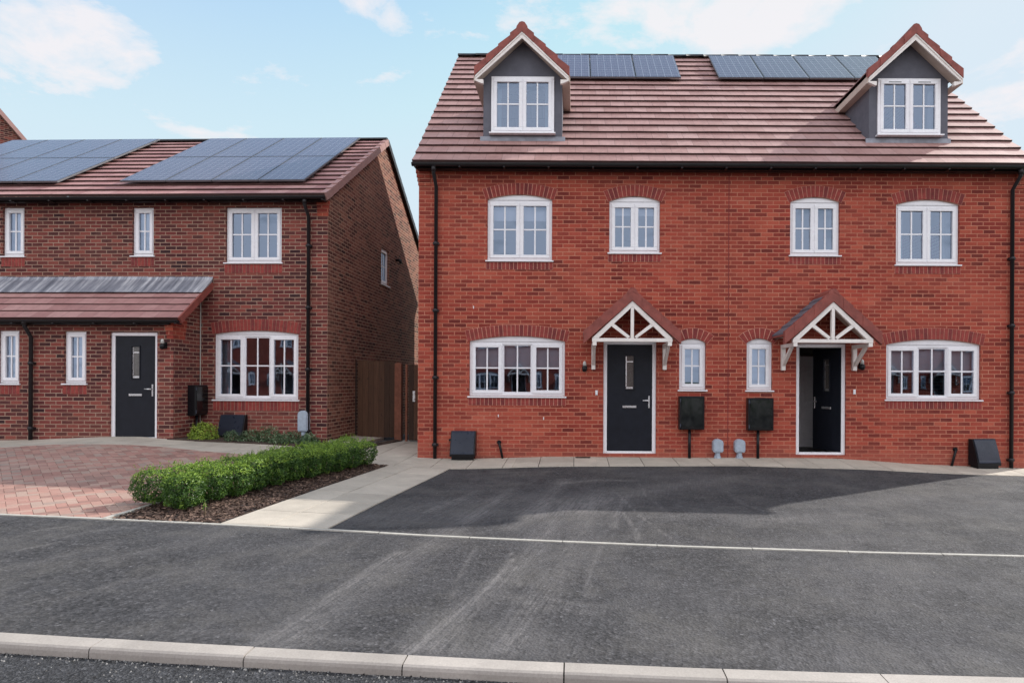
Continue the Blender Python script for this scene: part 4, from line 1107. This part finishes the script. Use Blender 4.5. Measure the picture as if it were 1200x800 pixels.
# split into convex pieces by vertical strips
def yfront(x):
    pts=[(p[0],p[1]+.03) for p in EP]; return float(np.interp(x,[p[0] for p in pts],[p[1] for p in pts]))
def yrear(x): return float(np.interp(x,[p[0] for p in LF],[p[1] for p in LF]))
he=[hedge_edge[0],hedge_edge[1],(-4.95,8.6),(LF[-1][0],LF[-1][1])]
xa=-13.
STR=[]
xsb=list(np.linspace(-13,he[0][0],26))
for a,b in zip(xsb[:-1],xsb[1:]): STR.append([(a,yfront(a)),(b,yfront(b)),(b,yrear(b)),(a,yrear(a))])
x0h=he[0][0]
STR.append([(x0h,yfront(x0h)),he[1] if he[1][0]>x0h else (x0h+.001,7.5),(x0h+.02,8.6)]) if False else None
xr_=[x0h,(x0h+LF[-1][0])/2,LF[-1][0]]
STR.append([(x0h,yfront(x0h)),(x0h+.0001,yfront(x0h)+.1),(LF[-1][0],10.0),(LF[-1][0],yrear(LF[-1][0])),(x0h,yrear(x0h))])
def herring(mb,strips,h):
    # one tile of the pattern: blocks .2 x .1 laid at right angles, the whole field turned by 45 degrees
    th=R(45)-AL; c,s=math.cos(th),math.sin(th); b=.1
    for P in strips:
        P=ccw(P); ox,oy=-8.,9.
        loc=[((p[0]-ox)*c+(p[1]-oy)*s, -(p[0]-ox)*s+(p[1]-oy)*c) for p in P]
        i0,i1=math.floor(min(p[0] for p in loc)/b)-2,math.ceil(max(p[0] for p in loc)/b)+2
        j0,j1_=math.floor(min(p[1] for p in loc)/b)-2,math.ceil(max(p[1] for p in loc)/b)+2
        for i in range(i0,i1):
            for j in range(j0,j1_):
                k=(i-j)%4
                if k==0: q=(i,j,i+2,j+1)
                elif k==3: q=(i,j,i+1,j+2)   # upright block
                else: continue
                g=.0013; Q=[(q[0]*b+g,q[1]*b+g),(q[2]*b-g,q[1]*b+g),(q[2]*b-g,q[3]*b-g),(q[0]*b+g,q[3]*b-g)]
                random.seed(i*7919+j*104729); r=poly_clip(Q,loc)
                if r: paver(mb,[(ox+u*c-v*s,oy+u*s+v*c) for u,v in r],h,.0015,.003)
herring(m,STR,.010)
random.seed(11)
tag(m.build('block_drive',M['block']),kind='structure')
strip('bed_edging',[gp(122,608.5),(x0h+.03,yfront(x0h)+.25),(LF[-1][0]+.02,10.0),(LF[-1][0]+.04,10.88)],.05,.016,M['slat'])

# planting beds
def bed(name,P,h):
    m=MB(); P=ccw(P); cells(m,[P],.12,.12,0,0,0,h,0.,0,.006,.0); o=m.build(name,M['soil']); return o
bedP=[gp(130,608.5),gp(257,613.8),(bt[0]-.02,bt[1]-.04),(LF[-1][0]+.06,10.86),(LF[-1][0]+.05,10.0)]
tag(bed('flower_bed',bedP,.004),kind='structure')
bed2=[(-7.72,12.04),(-5.05,12.04),(-5.03,12.9),(-7.72,13.03)]
tag(bed('planting_bed',bed2,.03),kind='structure')
m=MB()
def inpoly(x,y,P):
    P=ccw(P); return all((P[(i+1)%len(P)][0]-P[i][0])*(y-P[i][1])-(P[(i+1)%len(P)][1]-P[i][1])*(x-P[i][0])>=0 for i in range(len(P)))
for i in range(16000):
    x=random.uniform(-5.2,-3.0); y=random.uniform(6.4,11.)
    if not inpoly(x,y,bedP): continue
    z=G(x,y)+random.uniform(.006,.022); l=random.uniform(.008,.024); w=l*random.uniform(.3,.7); a=random.random()*6.28; tl=random.uniform(-.5,.5)
    u=Vector((math.cos(a),math.sin(a),tl)).normalized()*l; v=Vector((-math.sin(a),math.cos(a),random.uniform(-.5,.5))).normalized()*w
    m.cr=random.random()**1.6; p=Vector((x,y,z)); t=Vector((0,0,.004))
    q=[p-u-v,p+u-v*.7,p+u*.8+v,p-u*.9+v*.8]; m.face([k+t for k in q]); m.face([q[0],q[1],q[1]+t,q[0]+t]); m.face([q[3],q[0],q[0]+t,q[3]+t])
tag(m.build('bark_mulch',M['chip']),'brown bark chips spread over the bed around the clipped hedge','mulch',kind='stuff')

# ------------------------------------------------------------------ plants
def leaf(m,p,n,l,w,cr):
    m.cr=cr; n=n.normalized(); a=Vector((random.gauss(0,1),random.gauss(0,1),random.gauss(0,1))); u=(a-n*a.dot(n)).normalized(); v=n.cross(u)
    f=n*(w*.25)
    tip=p+u*l; b=p-u*l*.2; c0=p+u*l*.4
    m.face([b,c0+v*w/2+f,tip,c0-v*w/2+f])
def hedge():
    m=MB(); stems=[]
    A=Vector((-4.52,6.86)); B=Vector((-3.60,10.72)); L=(B-A).length; d=(B-A)/L; nrm=Vector((-d.y,d.x))
    nb=11; bushes=[]
    for i in range(nb):
        s=L*(i+.5)/nb
        for side_ in (-1,1):
            wloc=.235 if s>1 else .31
            c=A+d*(s+random.uniform(-.035,.035))+nrm*side_*(wloc*.70+random.uniform(-.02,.02))
            bushes.append((c,random.uniform(.156,.178)*(1.05 if s<.8 else 1),random.uniform(.34,.40)+.03*min(1,s/2)))
    H0=.40
    for c,r,h in bushes:
        g=G(c.x,c.y); st=MB()
        for k in range(3):
            a=random.random()*6.28; p0=Vector((c.x+.02*math.cos(a),c.y+.02*math.sin(a),g)); p1=Vector((c.x+.09*math.cos(a),c.y+.09*math.sin(a),g+.22))
            st.tube([p0,(p0+p1)/2+Vector((.01,0,0)),p1],.007,6,[1,.8,.5])
        stems.append(st); n=3300
        for i in range(n):
            # squarish clipped bush: superellipsoid shell with depth and twiggy noise
            th=random.random()*6.283; cz=random.uniform(-1,1); sz=math.sqrt(1-cz*cz); q=Vector((math.cos(th)*sz,math.sin(th)*sz,cz))
            e=(abs(q.x)**3.6+abs(q.y)**3.6+abs(q.z)**3.6)**(-1/3.6)
            nn=noise.noise(Vector((c.x*9+q.x*3.1,c.y*9+q.y*3.1,q.z*3.1)))
            dep=1-abs(random.gauss(0,.11)); rad=e*dep*(1+.13*nn)*.98
            z=g+.045+h*.5+q.z*rad*h*.5*(1+.10*noise.noise(Vector((c.x*7,c.y*7,1))))
            if q.z<-.3: rad*=.90
            p=Vector((c.x+q.x*rad*r*1.12,c.y+q.y*rad*r*1.12,z))
            if z<g+.03: continue
            nl=(Vector((q.x,q.y,q.z+.5))+Vector((random.gauss(0,.6),random.gauss(0,.6),random.gauss(0,.6))))
            new=random.random()
            cr=min(1,max(0,.26+.42*nn+.30*random.random()+(.46 if q.z>.45 else .1*max(0,q.z))*random.random()*1.4+(.2 if new>.88 else 0)))  # leaf colour carries shading: tops paler as if lit, lump hollows darker
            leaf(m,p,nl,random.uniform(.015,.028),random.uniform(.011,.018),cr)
        for i in range(20):        # soft new shoots breaking the clipped line
            a=random.random()*6.28; rr=r*random.random(); b=Vector((c.x+math.cos(a)*rr,c.y+math.sin(a)*rr,g+.055+h*.97))
            hh=random.uniform(.01,.06)
            for k in range(5):
                p=b+Vector((random.gauss(0,.006),random.gauss(0,.006),hh*k/4)); leaf(m,p,Vector((random.gauss(0,1),random.gauss(0,1),.6)),.018,.011,random.uniform(.6,1))
    root=empty('hedge',(0,0,0)); tag(root,'long low clipped green box hedge running back beside the slab path','hedge')
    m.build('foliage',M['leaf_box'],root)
    for st in stems: st.build('stem',M['stem'],root)
    return root
hedge()
# the bare stub stem in front of the hedge
sp=gp(240,605); m=MB(); g0=G(*sp); m.tube([(sp[0],sp[1],g0),(sp[0]+.005,sp[1],g0+.07),(sp[0]-.004,sp[1]+.01,g0+.15)],.008,6,[1,.8,.6])
for k in range(40):
    p=Vector((sp[0]+random.gauss(0,.012),sp[1]+random.gauss(0,.01),g0+.08+random.random()*.10)); m.cm=1; leaf(m,p,Vector((random.gauss(0,1),-1,.4)),.018,.010,random.random())
tag(m.build('plant_stem',[M['stem'],M['leaf_box']]),'thin pale woody stem with a few leaves in front of the hedge','plant')
def small_plant(name,label,px,py,r,h,mat,n,lsz,group=None,spread=1.):
    x,y=px,py; g=G(x,y)+.03; m=MB(); root=empty(name,(x,y,g)); 
    for i in range(n):
        th=random.random()*6.283; cz=random.uniform(-.1,1); sz=math.sqrt(max(0,1-cz*cz)); dep=1-abs(random.gauss(0,.2))
        q=Vector((math.cos(th)*sz,math.sin(th)*sz*.8,cz)); nn=noise.noise(Vector((q.x*2.5+x*5,q.y*2.5,q.z*2.5+y)))
        p=Vector((q.x*r*dep*(1+.3*nn),q.y*r*dep*(1+.3*nn),.02+q.z*h*dep*(1+.35*nn)))
        leaf(m,p,q+Vector((random.gauss(0,.5),random.gauss(0,.5),random.gauss(0,.5)+.3)),lsz*random.uniform(.7,1.3),lsz*.55,min(1,max(0,.45+.35*nn+random.gauss(0,.2))))
    m.build('foliage',mat,root); st=MB()
    for k in range(5):
        a=k*1.26; st.tube([(0,0,-.02),(math.cos(a)*r*.3,math.sin(a)*r*.3,h*.4),(math.cos(a)*r*.55,math.sin(a)*r*.55,h*.7)],.006,5,[1,.7,.4])
    st.build('stems',M['stem'],root); tag(root,label,'shrub' if 'shrub' in name else 'plant',group); return root
def onbed(px,y): return (px-CX)*y/F
small_plant('shrub','bright lime green rounded shrub beside the black meter box of the left house',onbed(239,12.35),12.35,.29,.30,M['leaf_lime'],1500,.035)
small_plant('bedding_plant','pale sage sprig in front of the slanted black gas meter box',onbed(272,12.2),12.2,.16,.20,M['leaf_grey'],420,.03,'low plants in the bed under the window')
small_plant('bedding_plant','low mid-green clump just right of the slanted black gas meter box',onbed(294,12.35),12.35,.22,.20,M['leaf_grey'],700,.032,'low plants in the bed under the window')
small_plant('bedding_plant','widest grey-green mound below the middle of the arched window',onbed(315,12.4),12.4,.26,.27,M['leaf_grey'],900,.035,'low plants in the bed under the window')
small_plant('bedding_plant','small silvery clump at the slab edge below the arched window',onbed(327,12.15),12.15,.17,.14,M['leaf_grey'],500,.03,'low plants in the bed under the window')
small_plant('bedding_plant','dark leafy clump left of the pale cover on the left house',onbed(341,12.4),12.4,.22,.20,M['leaf_grey'],700,.035,'low plants in the bed under the window')
small_plant('bedding_plant','spiky silvery plant at the foot of the left house corner pipe',onbed(362,12.35),12.35,.20,.17,M['leaf_grey'],420,.055,'low plants in the bed under the window')

# ------------------------------------------------------------------ utility boxes and small things
def T(o,H,x,y,z,rz=0.):
    p=H.M@Vector((x,y,z)); o.location=p; o.rotation_euler=(0,0,H.rz+rz)
def meter_box(H,cx,zb,zt,w,floor,label,y=0.,rz=0.,group='black electricity meter boxes on posts'):
    r=empty('electricity_meter_box',(0,0,0)); tag(r,label,'meter box',group)
    h=zt-zb; b0=zb-floor
    m=MB(); m.bev(-w/2,w/2,-.16,-.002,b0,b0+h,.015); m.build('cabinet',M['black'],r)
    m=MB(); m.bev(-w/2+.03,w/2-.03,-.171,-.161,b0+.04,b0+h-.03,.006); m.tube([(w/2-.06,-.171,b0+h*.5),(w/2-.06,-.176,b0+h*.5)],.012,8); m.build('cabinet_door',M['gloss'],r)
    for hz_ in (.12,.88):
        m=MB(); m.bev(-w/2+.004,-w/2+.026,-.176,-.160,b0+h*hz_-.03,b0+h*hz_+.03,.003); m.build('hinge',M['boxgrey'],r)
    m=MB(); m.tube([(-.03,-.07,0),(-.03,-.07,b0)],.028,10); m.build('cable_duct',M['black'],r)
    T(r,H,cx,y,floor,rz); return r
for (x0,x1,yt,yb,lab) in ((794.5,824,464,502.5,'black meter box on its post left of the two pale covers'),(874,904,466,503.5,'black meter box on its post between the pale covers and the open door')):
    a,b,c,t=W4(x0,x1,yt,yb); meter_box(RH,(a+b)/2,c,t,(b-a)*.98,.03,lab)
ym,zt=LH.atx(228,451,pxR); _,zb=LH.atx(228,486,pxR)
meter_box(LH,pxR,zb,zt,.44,.24,'black meter box on the porch return wall above the lime green shrub',y=ym,rz=R(90))
def gas_box(H,cx,floor,w,h,label,d=.24,rz=0.,knob=-1,m1='boxgrey'):
    r=empty('gas_meter_box',(0,0,0)); tag(r,label,'meter box','slanted gas meter boxes at the wall foot')
    m=MB(); pr=[(-.003,0.06),(-.003,h),(-.10,h),(-d,h*.20),(-d,.06)]
    m.prismx(pr[::-1],-w/2,w/2); m.prismx([(-.02,0),(-.02,.059),(-d+.03,.059),(-d+.03,0)][::1],-w/2+.03,w/2-.03); m.build('housing',M['black'],r)
    # sloping lid, bowed out slightly
    m=MB(); k=8; m.cs=True
    def Q(x,t): 
        y=-.10+(-d+.10)*t; z=h+(h*.2-h)*t; b=.012+.012*math.sin(math.pi*t); return (x,y-b*.9,z+b*.45)
    for i in range(k): m.face([Q(-w/2+.02,(i+1)/k),Q(w/2-.02,(i+1)/k),Q(w/2-.02,i/k),Q(-w/2+.02,i/k)])
    m.cs=False
    for sx in (-1,1):
        x=sx*(w/2-.02)
        for i in range(k):
            a,b=Q(x,i/k),Q(x,(i+1)/k); a0=(x,-.10+(-d+.10)*i/k,h+(h*.2-h)*i/k); b0=(x,-.10+(-d+.10)*(i+1)/k,h+(h*.2-h)*(i+1)/k); m.face([a0,b0,b,a])
    m.face([Q(-w/2+.02,0),Q(w/2-.02,0),(w/2-.02,-.10,h),(-w/2+.02,-.10,h)]); m.face([Q(-w/2+.02,1),Q(w/2-.02,1),(w/2-.02,-d,h*.2),(-w/2+.02,-d,h*.2)])
    m.build('lid',M[m1],r)
    m=MB(); m.tube([(knob*(w/2),-.06,h*.68),(knob*(w/2+.045),-.06,h*.68)],.022,8); m.build('latch',M['black'],r)
    T(r,H,cx,0,floor,rz); return r
x,_=RH.at(542.5,520,-.15); gas_box(RH,x,.02,.46,.52,'slanted grey-blue gas meter box beside the left downpipe of the red house')
x,_=RH.at(1154,530,-.15); gas_box(RH,x,-.10,.48,.54,'slanted dark gas meter box beside the right downpipe of the red house',rz=R(9),knob=1)
x,_=LH.at(271,505,-.15); gas_box(LH,x,.26,.50,.50,'slanted black gas meter box behind the sage plants below the arched window',rz=R(4),m1='boxgrey')
def cover(H,cx,floor,w,h,label,tall=False,rz=0.):
    r=empty('pipe_cover',(0,0,0)); tag(r,label,'pipe cover','pale rounded pipe covers at the wall foot')
    m=MB(); n=12; zt=h; hw=w/2; z0=h*.36
    P=[(-hw,z0+.03),(-hw+.02,z0),(hw-.02,z0),(hw,z0+.03)]+[(hw*math.cos(a),zt-hw*.8+hw*.8*math.sin(a)) for a in [math.pi*i/n for i in range(n+1)]]
    m.prism(P,-.12,-.002); Pi=[(p[0]*.82,z0+.02+(p[1]-z0)*.88) for p in P]; m.prism(Pi,-.135,-.1205); m.build('cap',M['palegrey'],r)
    m=MB(); m.prism([(-hw*.42,z0),(-hw*.42,z0*.6),(-hw*.75,.0),(hw*.75,.0),(hw*.42,z0*.6),(hw*.42,z0)],-.09,-.002); m.prism([(-hw*.2,z0-.01),(-hw*.35,.005),(hw*.35,.005),(hw*.2,z0-.01)],-.105,-.0905)
    m.build('foot',M['palegrey'],r)
    T(r,H,cx,0,floor,rz); return r
x,_=RH.at(841,520,-.06); cover(RH,x,.035,.19,.38,'small pale grey rounded cover nearer the closed front door')
x,_=RH.at(866.5,520,-.06); cover(RH,x,.035,.19,.38,'small pale grey rounded cover nearer the open front door')
x,_=LH.at(356,500,-.06); cover(LH,x,.20,.2,.66,'tall pale grey rounded cover beside the corner downpipe of the left house')
def stub(H,cx,floor,h,lean,label):
    m=MB(); m.tube([(0,-.05,0),(lean*.5,-.05,h*.55),(lean*.9,-.045,h*.9),(lean,-.002,h)],.022,10); m.tube([(lean,-.03,h),(lean,-.001,h)],.04,10)
    o=m.build('pipe_stub',M['black']); tag(o,label,'pipe','black pipe stubs at the wall foot'); T(o,H,cx,0,floor)
x,_=RH.at(589,530,-.05); stub(RH,x,.03,.30,-.07,'short black pipe stub right of the grey-blue gas meter box')
x,_=RH.at(1115,540,-.05); stub(RH,x,-.08,.32,.09,'short black pipe stub left of the dark gas meter box by the right downpipe')
# drain gratings in the path near the door
dgp=RH.at(683,537,0)[0]
m=MB(); 
for i in range(10): m.box(-.13+i*.026,-.13+i*.026+.014,-.05,.05,0,.006)
m.box(-.14,.14,-.056,-.0505,0,.008); m.box(-.14,.14,.0505,.056,0,.008); m.box(-.13,.13,-.05,.05,-.004,-.001)
o=m.build('drain_grate',M['black']); o.location=(dgp,YF-.08,G(dgp,YF-.08)+.0145); tag(o,'small black drain grate in the slabs left of the closed door','drain')

# ------------------------------------------------------------------ gates
def board_gate(name,label,x0,y0,x1,y1,floor,h,post_first=True,latch=False,group='dark timber side gates'):
    d=Vector((x1-x0,y1-y0)); L=d.length; r=empty(name,(x0,y0,floor),math.atan2(d.y,d.x)); tag(r,label,'gate',group)
    m=MB(); n=max(3,round(L/.118)); w=L/n
    for i in range(n):
        m.cr=random.random(); m.box(i*w+.003,(i+1)*w-.003,-.004*(i%2),.018,.05,h+random.uniform(-.004,.004))
    m.build('boards',M['fence'],r)
    m=MB()
    for z in (.25,h*.5,h-.22): m.cr=random.random(); m.box(.0,L,.0185,.055,z,z+.09)
    m.build('ledge',M['fence'],r)
    if latch:
        m=MB(); m.bev(.09,.15,-.02,-.005,.92,1.16,.004); m.tube([(.12,-.02,1.10),(.12,-.05,1.10)],.022,10); m.tube([(.12,-.02,.98),(.12,-.05,.98)],.022,10); m.build('latch',M['silver'],r)
    return r
def post(label,x,y,floor,h,w,mat,cat='post'):
    m=MB(); m.box(-w/2,w/2,-w/2,w/2,-.1,h); m.prism([(-w/2-.0,h),(w/2,h),(0,h+.02)],-w/2,w/2)
    o=m.build('gate_post',mat); o.location=(x,y,floor); tag(o,label,cat)
gy=14.45; gx=lambda p,y=gy:(p-CX)*y/F
post('thin weathered post against the left house gable wall',gx(416.5),gy-.02,.12,1.82,.055,M['slat'] if False else M['fence'])
board_gate('side_gate','wide dark board gate beside the left house gable wall',gx(419),gy,gx(463),gy,.13,1.79)
post('reddish brown square post between the two side gates',gx(468.5),gy-.08,.08,1.78,.15,M['fence_post'])
post('slim post carrying the gate nearest the red house',gx(476.5,14.3),14.3,.07,1.76,.045,M['fence_post'])
board_gate('side_gate','narrow dark board gate with metal latch next to the red house corner',gx(479,14.3),14.3,-2.94,14.35,.08,1.75,latch=True)
m=MB(); P=[(-4.33,12.55),(-4.15,12.55),(gx(474),14.3),(gx(464),14.3)]
tag(bed('soil_strip',P,.035),kind='structure')

# ================================================================== LIGHT, SKY, CAMERA
a_,b_=1.10,.70
sd=Vector((a_,b_,1)).normalized(); elev=math.asin(sd.z); az=math.atan2(sd.x,sd.y)
sun=bpy.data.lights.new('sun','SUN'); sun.energy=2.3; sun.angle=R(.6); sun.color=(1,.955,.89)
so=bpy.data.objects.new('sun',sun); COL.objects.link(so); so.rotation_euler=(-sd).to_track_quat('-Z','Y').to_euler(); so.location=(20,20,30)
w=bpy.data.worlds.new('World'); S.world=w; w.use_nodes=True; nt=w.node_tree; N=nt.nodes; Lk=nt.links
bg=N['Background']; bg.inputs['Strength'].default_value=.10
sky=N.new('ShaderNodeTexSky'); sky.sky_type='NISHITA'; sky.sun_disc=False; sky.sun_elevation=elev; sky.sun_rotation=az; sky.air_density=1.0; sky.dust_density=.15; sky.ozone_density=1.2; sky.altitude=50
tc=N.new('ShaderNodeTexCoord'); sep=N.new('ShaderNodeSeparateXYZ'); Lk.new(tc.outputs['Generated'],sep.inputs[0])
def mth(op,a,b=0.,c=None):
    n=N.new('ShaderNodeMath'); n.operation=op
    for i,v in enumerate((a,b) if c is None else (a,b,c)):
        if isinstance(v,(int,float)): n.inputs[i].default_value=v
        else: Lk.new(v,n.inputs[i])
    return n.outputs[0]
den=mth('ADD',mth('MAXIMUM',sep.outputs[2],0.),.16)
cx_=mth('DIVIDE',sep.outputs[0],den); cy_=mth('DIVIDE',sep.outputs[1],den)
cmb=N.new('ShaderNodeCombineXYZ'); Lk.new(cx_,cmb.inputs[0]); Lk.new(cy_,cmb.inputs[1])
def wn(sc,det,rg,loc=(0,0,0)):
    mp=N.new('ShaderNodeMapping'); mp.inputs['Location'].default_value=loc; Lk.new(cmb.outputs[0],mp.inputs['Vector'])
    n=N.new('ShaderNodeTexNoise'); n.inputs['Scale'].default_value=sc; n.inputs['Detail'].default_value=det; n.inputs['Roughness'].default_value=rg; n.inputs['Distortion'].default_value=.25; Lk.new(mp.outputs[0],n.inputs['Vector']); return n.outputs['Fac']
def wr(f,stops):
    r=N.new('ShaderNodeValToRGB'); cr=r.color_ramp
    while len(cr.elements)<len(stops): cr.elements.new(.5)
    for e,(p,c) in zip(cr.elements,stops): e.position=p; e.color=(c,c,c,1)
    Lk.new(f,r.inputs[0]); return r.outputs[0]
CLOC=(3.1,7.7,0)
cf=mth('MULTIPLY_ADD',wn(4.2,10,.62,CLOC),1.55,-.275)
# extra cloud added to the unseen sky behind the camera, lighting the shaded front
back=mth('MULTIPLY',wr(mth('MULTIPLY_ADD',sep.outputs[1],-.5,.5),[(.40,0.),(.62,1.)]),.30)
def blob(px_,py_,rx,ry,amp):
    d=ray(px_,py_).normalized(); u=N.new('ShaderNodeVectorMath'); u.operation='SUBTRACT'; Lk.new(tc.outputs['Generated'],u.inputs[0]); u.inputs[1].default_value=tuple(d)
    m_=N.new('ShaderNodeVectorMath'); m_.operation='MULTIPLY'; Lk.new(u.outputs[0],m_.inputs[0]); m_.inputs[1].default_value=(1/rx,1/rx,1/ry)
    l_=N.new('ShaderNodeVectorMath'); l_.operation='LENGTH'; Lk.new(m_.outputs[0],l_.inputs[0])
    return mth('MULTIPLY',wr(l_.outputs['Value'],[(0.,1.),(.35,.8),(1.,0.)]),amp)
bl=None
for q in ((25,8,.15,.11,.20),(70,42,.14,.06,.20),(790,25,.30,.075,.24),(900,18,.18,.07,.26),(560,25,.14,.07,.12),(1190,105,.14,.06,.32),(330,140,.2,.05,.08)):
    b_1=blob(*q); bl=b_1 if bl is None else mth('ADD',bl,b_1)
front=mth('MULTIPLY',wr(mth('MULTIPLY_ADD',sep.outputs[1],.5,.5),[(.5,0.),(.62,1.)]),-.13)
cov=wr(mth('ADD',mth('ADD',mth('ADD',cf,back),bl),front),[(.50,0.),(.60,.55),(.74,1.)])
hz=wr(sep.outputs[2],[(0.,1.),(.30,.80),(.55,.22)])
def mixc(f,a,b):
    n=N.new('ShaderNodeMix'); n.data_type='RGBA'
    for v,i in ((f,0),(a,6),(b,7)):
        if isinstance(v,(int,float)): n.inputs[i].default_value=v
        elif isinstance(v,tuple): n.inputs[i].default_value=v+(1,)
        else: Lk.new(v,n.inputs[i])
    return n.outputs[2]
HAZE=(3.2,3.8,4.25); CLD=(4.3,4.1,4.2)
sc1=N.new('ShaderNodeVectorMath'); sc1.operation='MULTIPLY'; Lk.new(sky.outputs[0],sc1.inputs[0]); sc1.inputs[1].default_value=(1.30,1.42,1.32)
sc2=N.new('ShaderNodeVectorMath'); sc2.operation='MINIMUM'; Lk.new(sc1.outputs[0],sc2.inputs[0]); sc2.inputs[1].default_value=(3.3,3.75,4.2)
c=mixc(hz,sc2.outputs[0],HAZE)
bright=mixc(wr(mth('MULTIPLY_ADD',sep.outputs[1],-.5,.5),[(.45,0.),(.65,1.)]),CLD,(8.6,8.6,9.))  # added cloud behind the camera brightened as fill for the shaded front
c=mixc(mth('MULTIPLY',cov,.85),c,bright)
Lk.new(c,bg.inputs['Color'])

cam=bpy.data.cameras.new('camera'); co=bpy.data.objects.new('camera',cam); COL.objects.link(co); S.camera=co
cam.sensor_width=36; cam.lens=F/1200*36; cam.shift_x=(600-CX)/1200; cam.shift_y=(CY-400)/1200; cam.clip_start=.05; cam.clip_end=3000
co.matrix_world=Matrix.Translation(CAM)@Matrix.Rotation(R(90),4,'X')@Matrix.Rotation(ROLL,4,'Z')
S.view_settings.view_transform='Standard'; S.view_settings.look='None'; S.view_settings.gamma=1; S.view_settings.use_curve_mapping=False
S.view_settings.exposure=1.13
S.render.engine='CYCLES'
try: S.cycles.use_denoising=True; S.cycles.max_bounces=8; S.cycles.transparent_max_bounces=12; S.cycles.sample_clamp_indirect=6
except Exception: pass
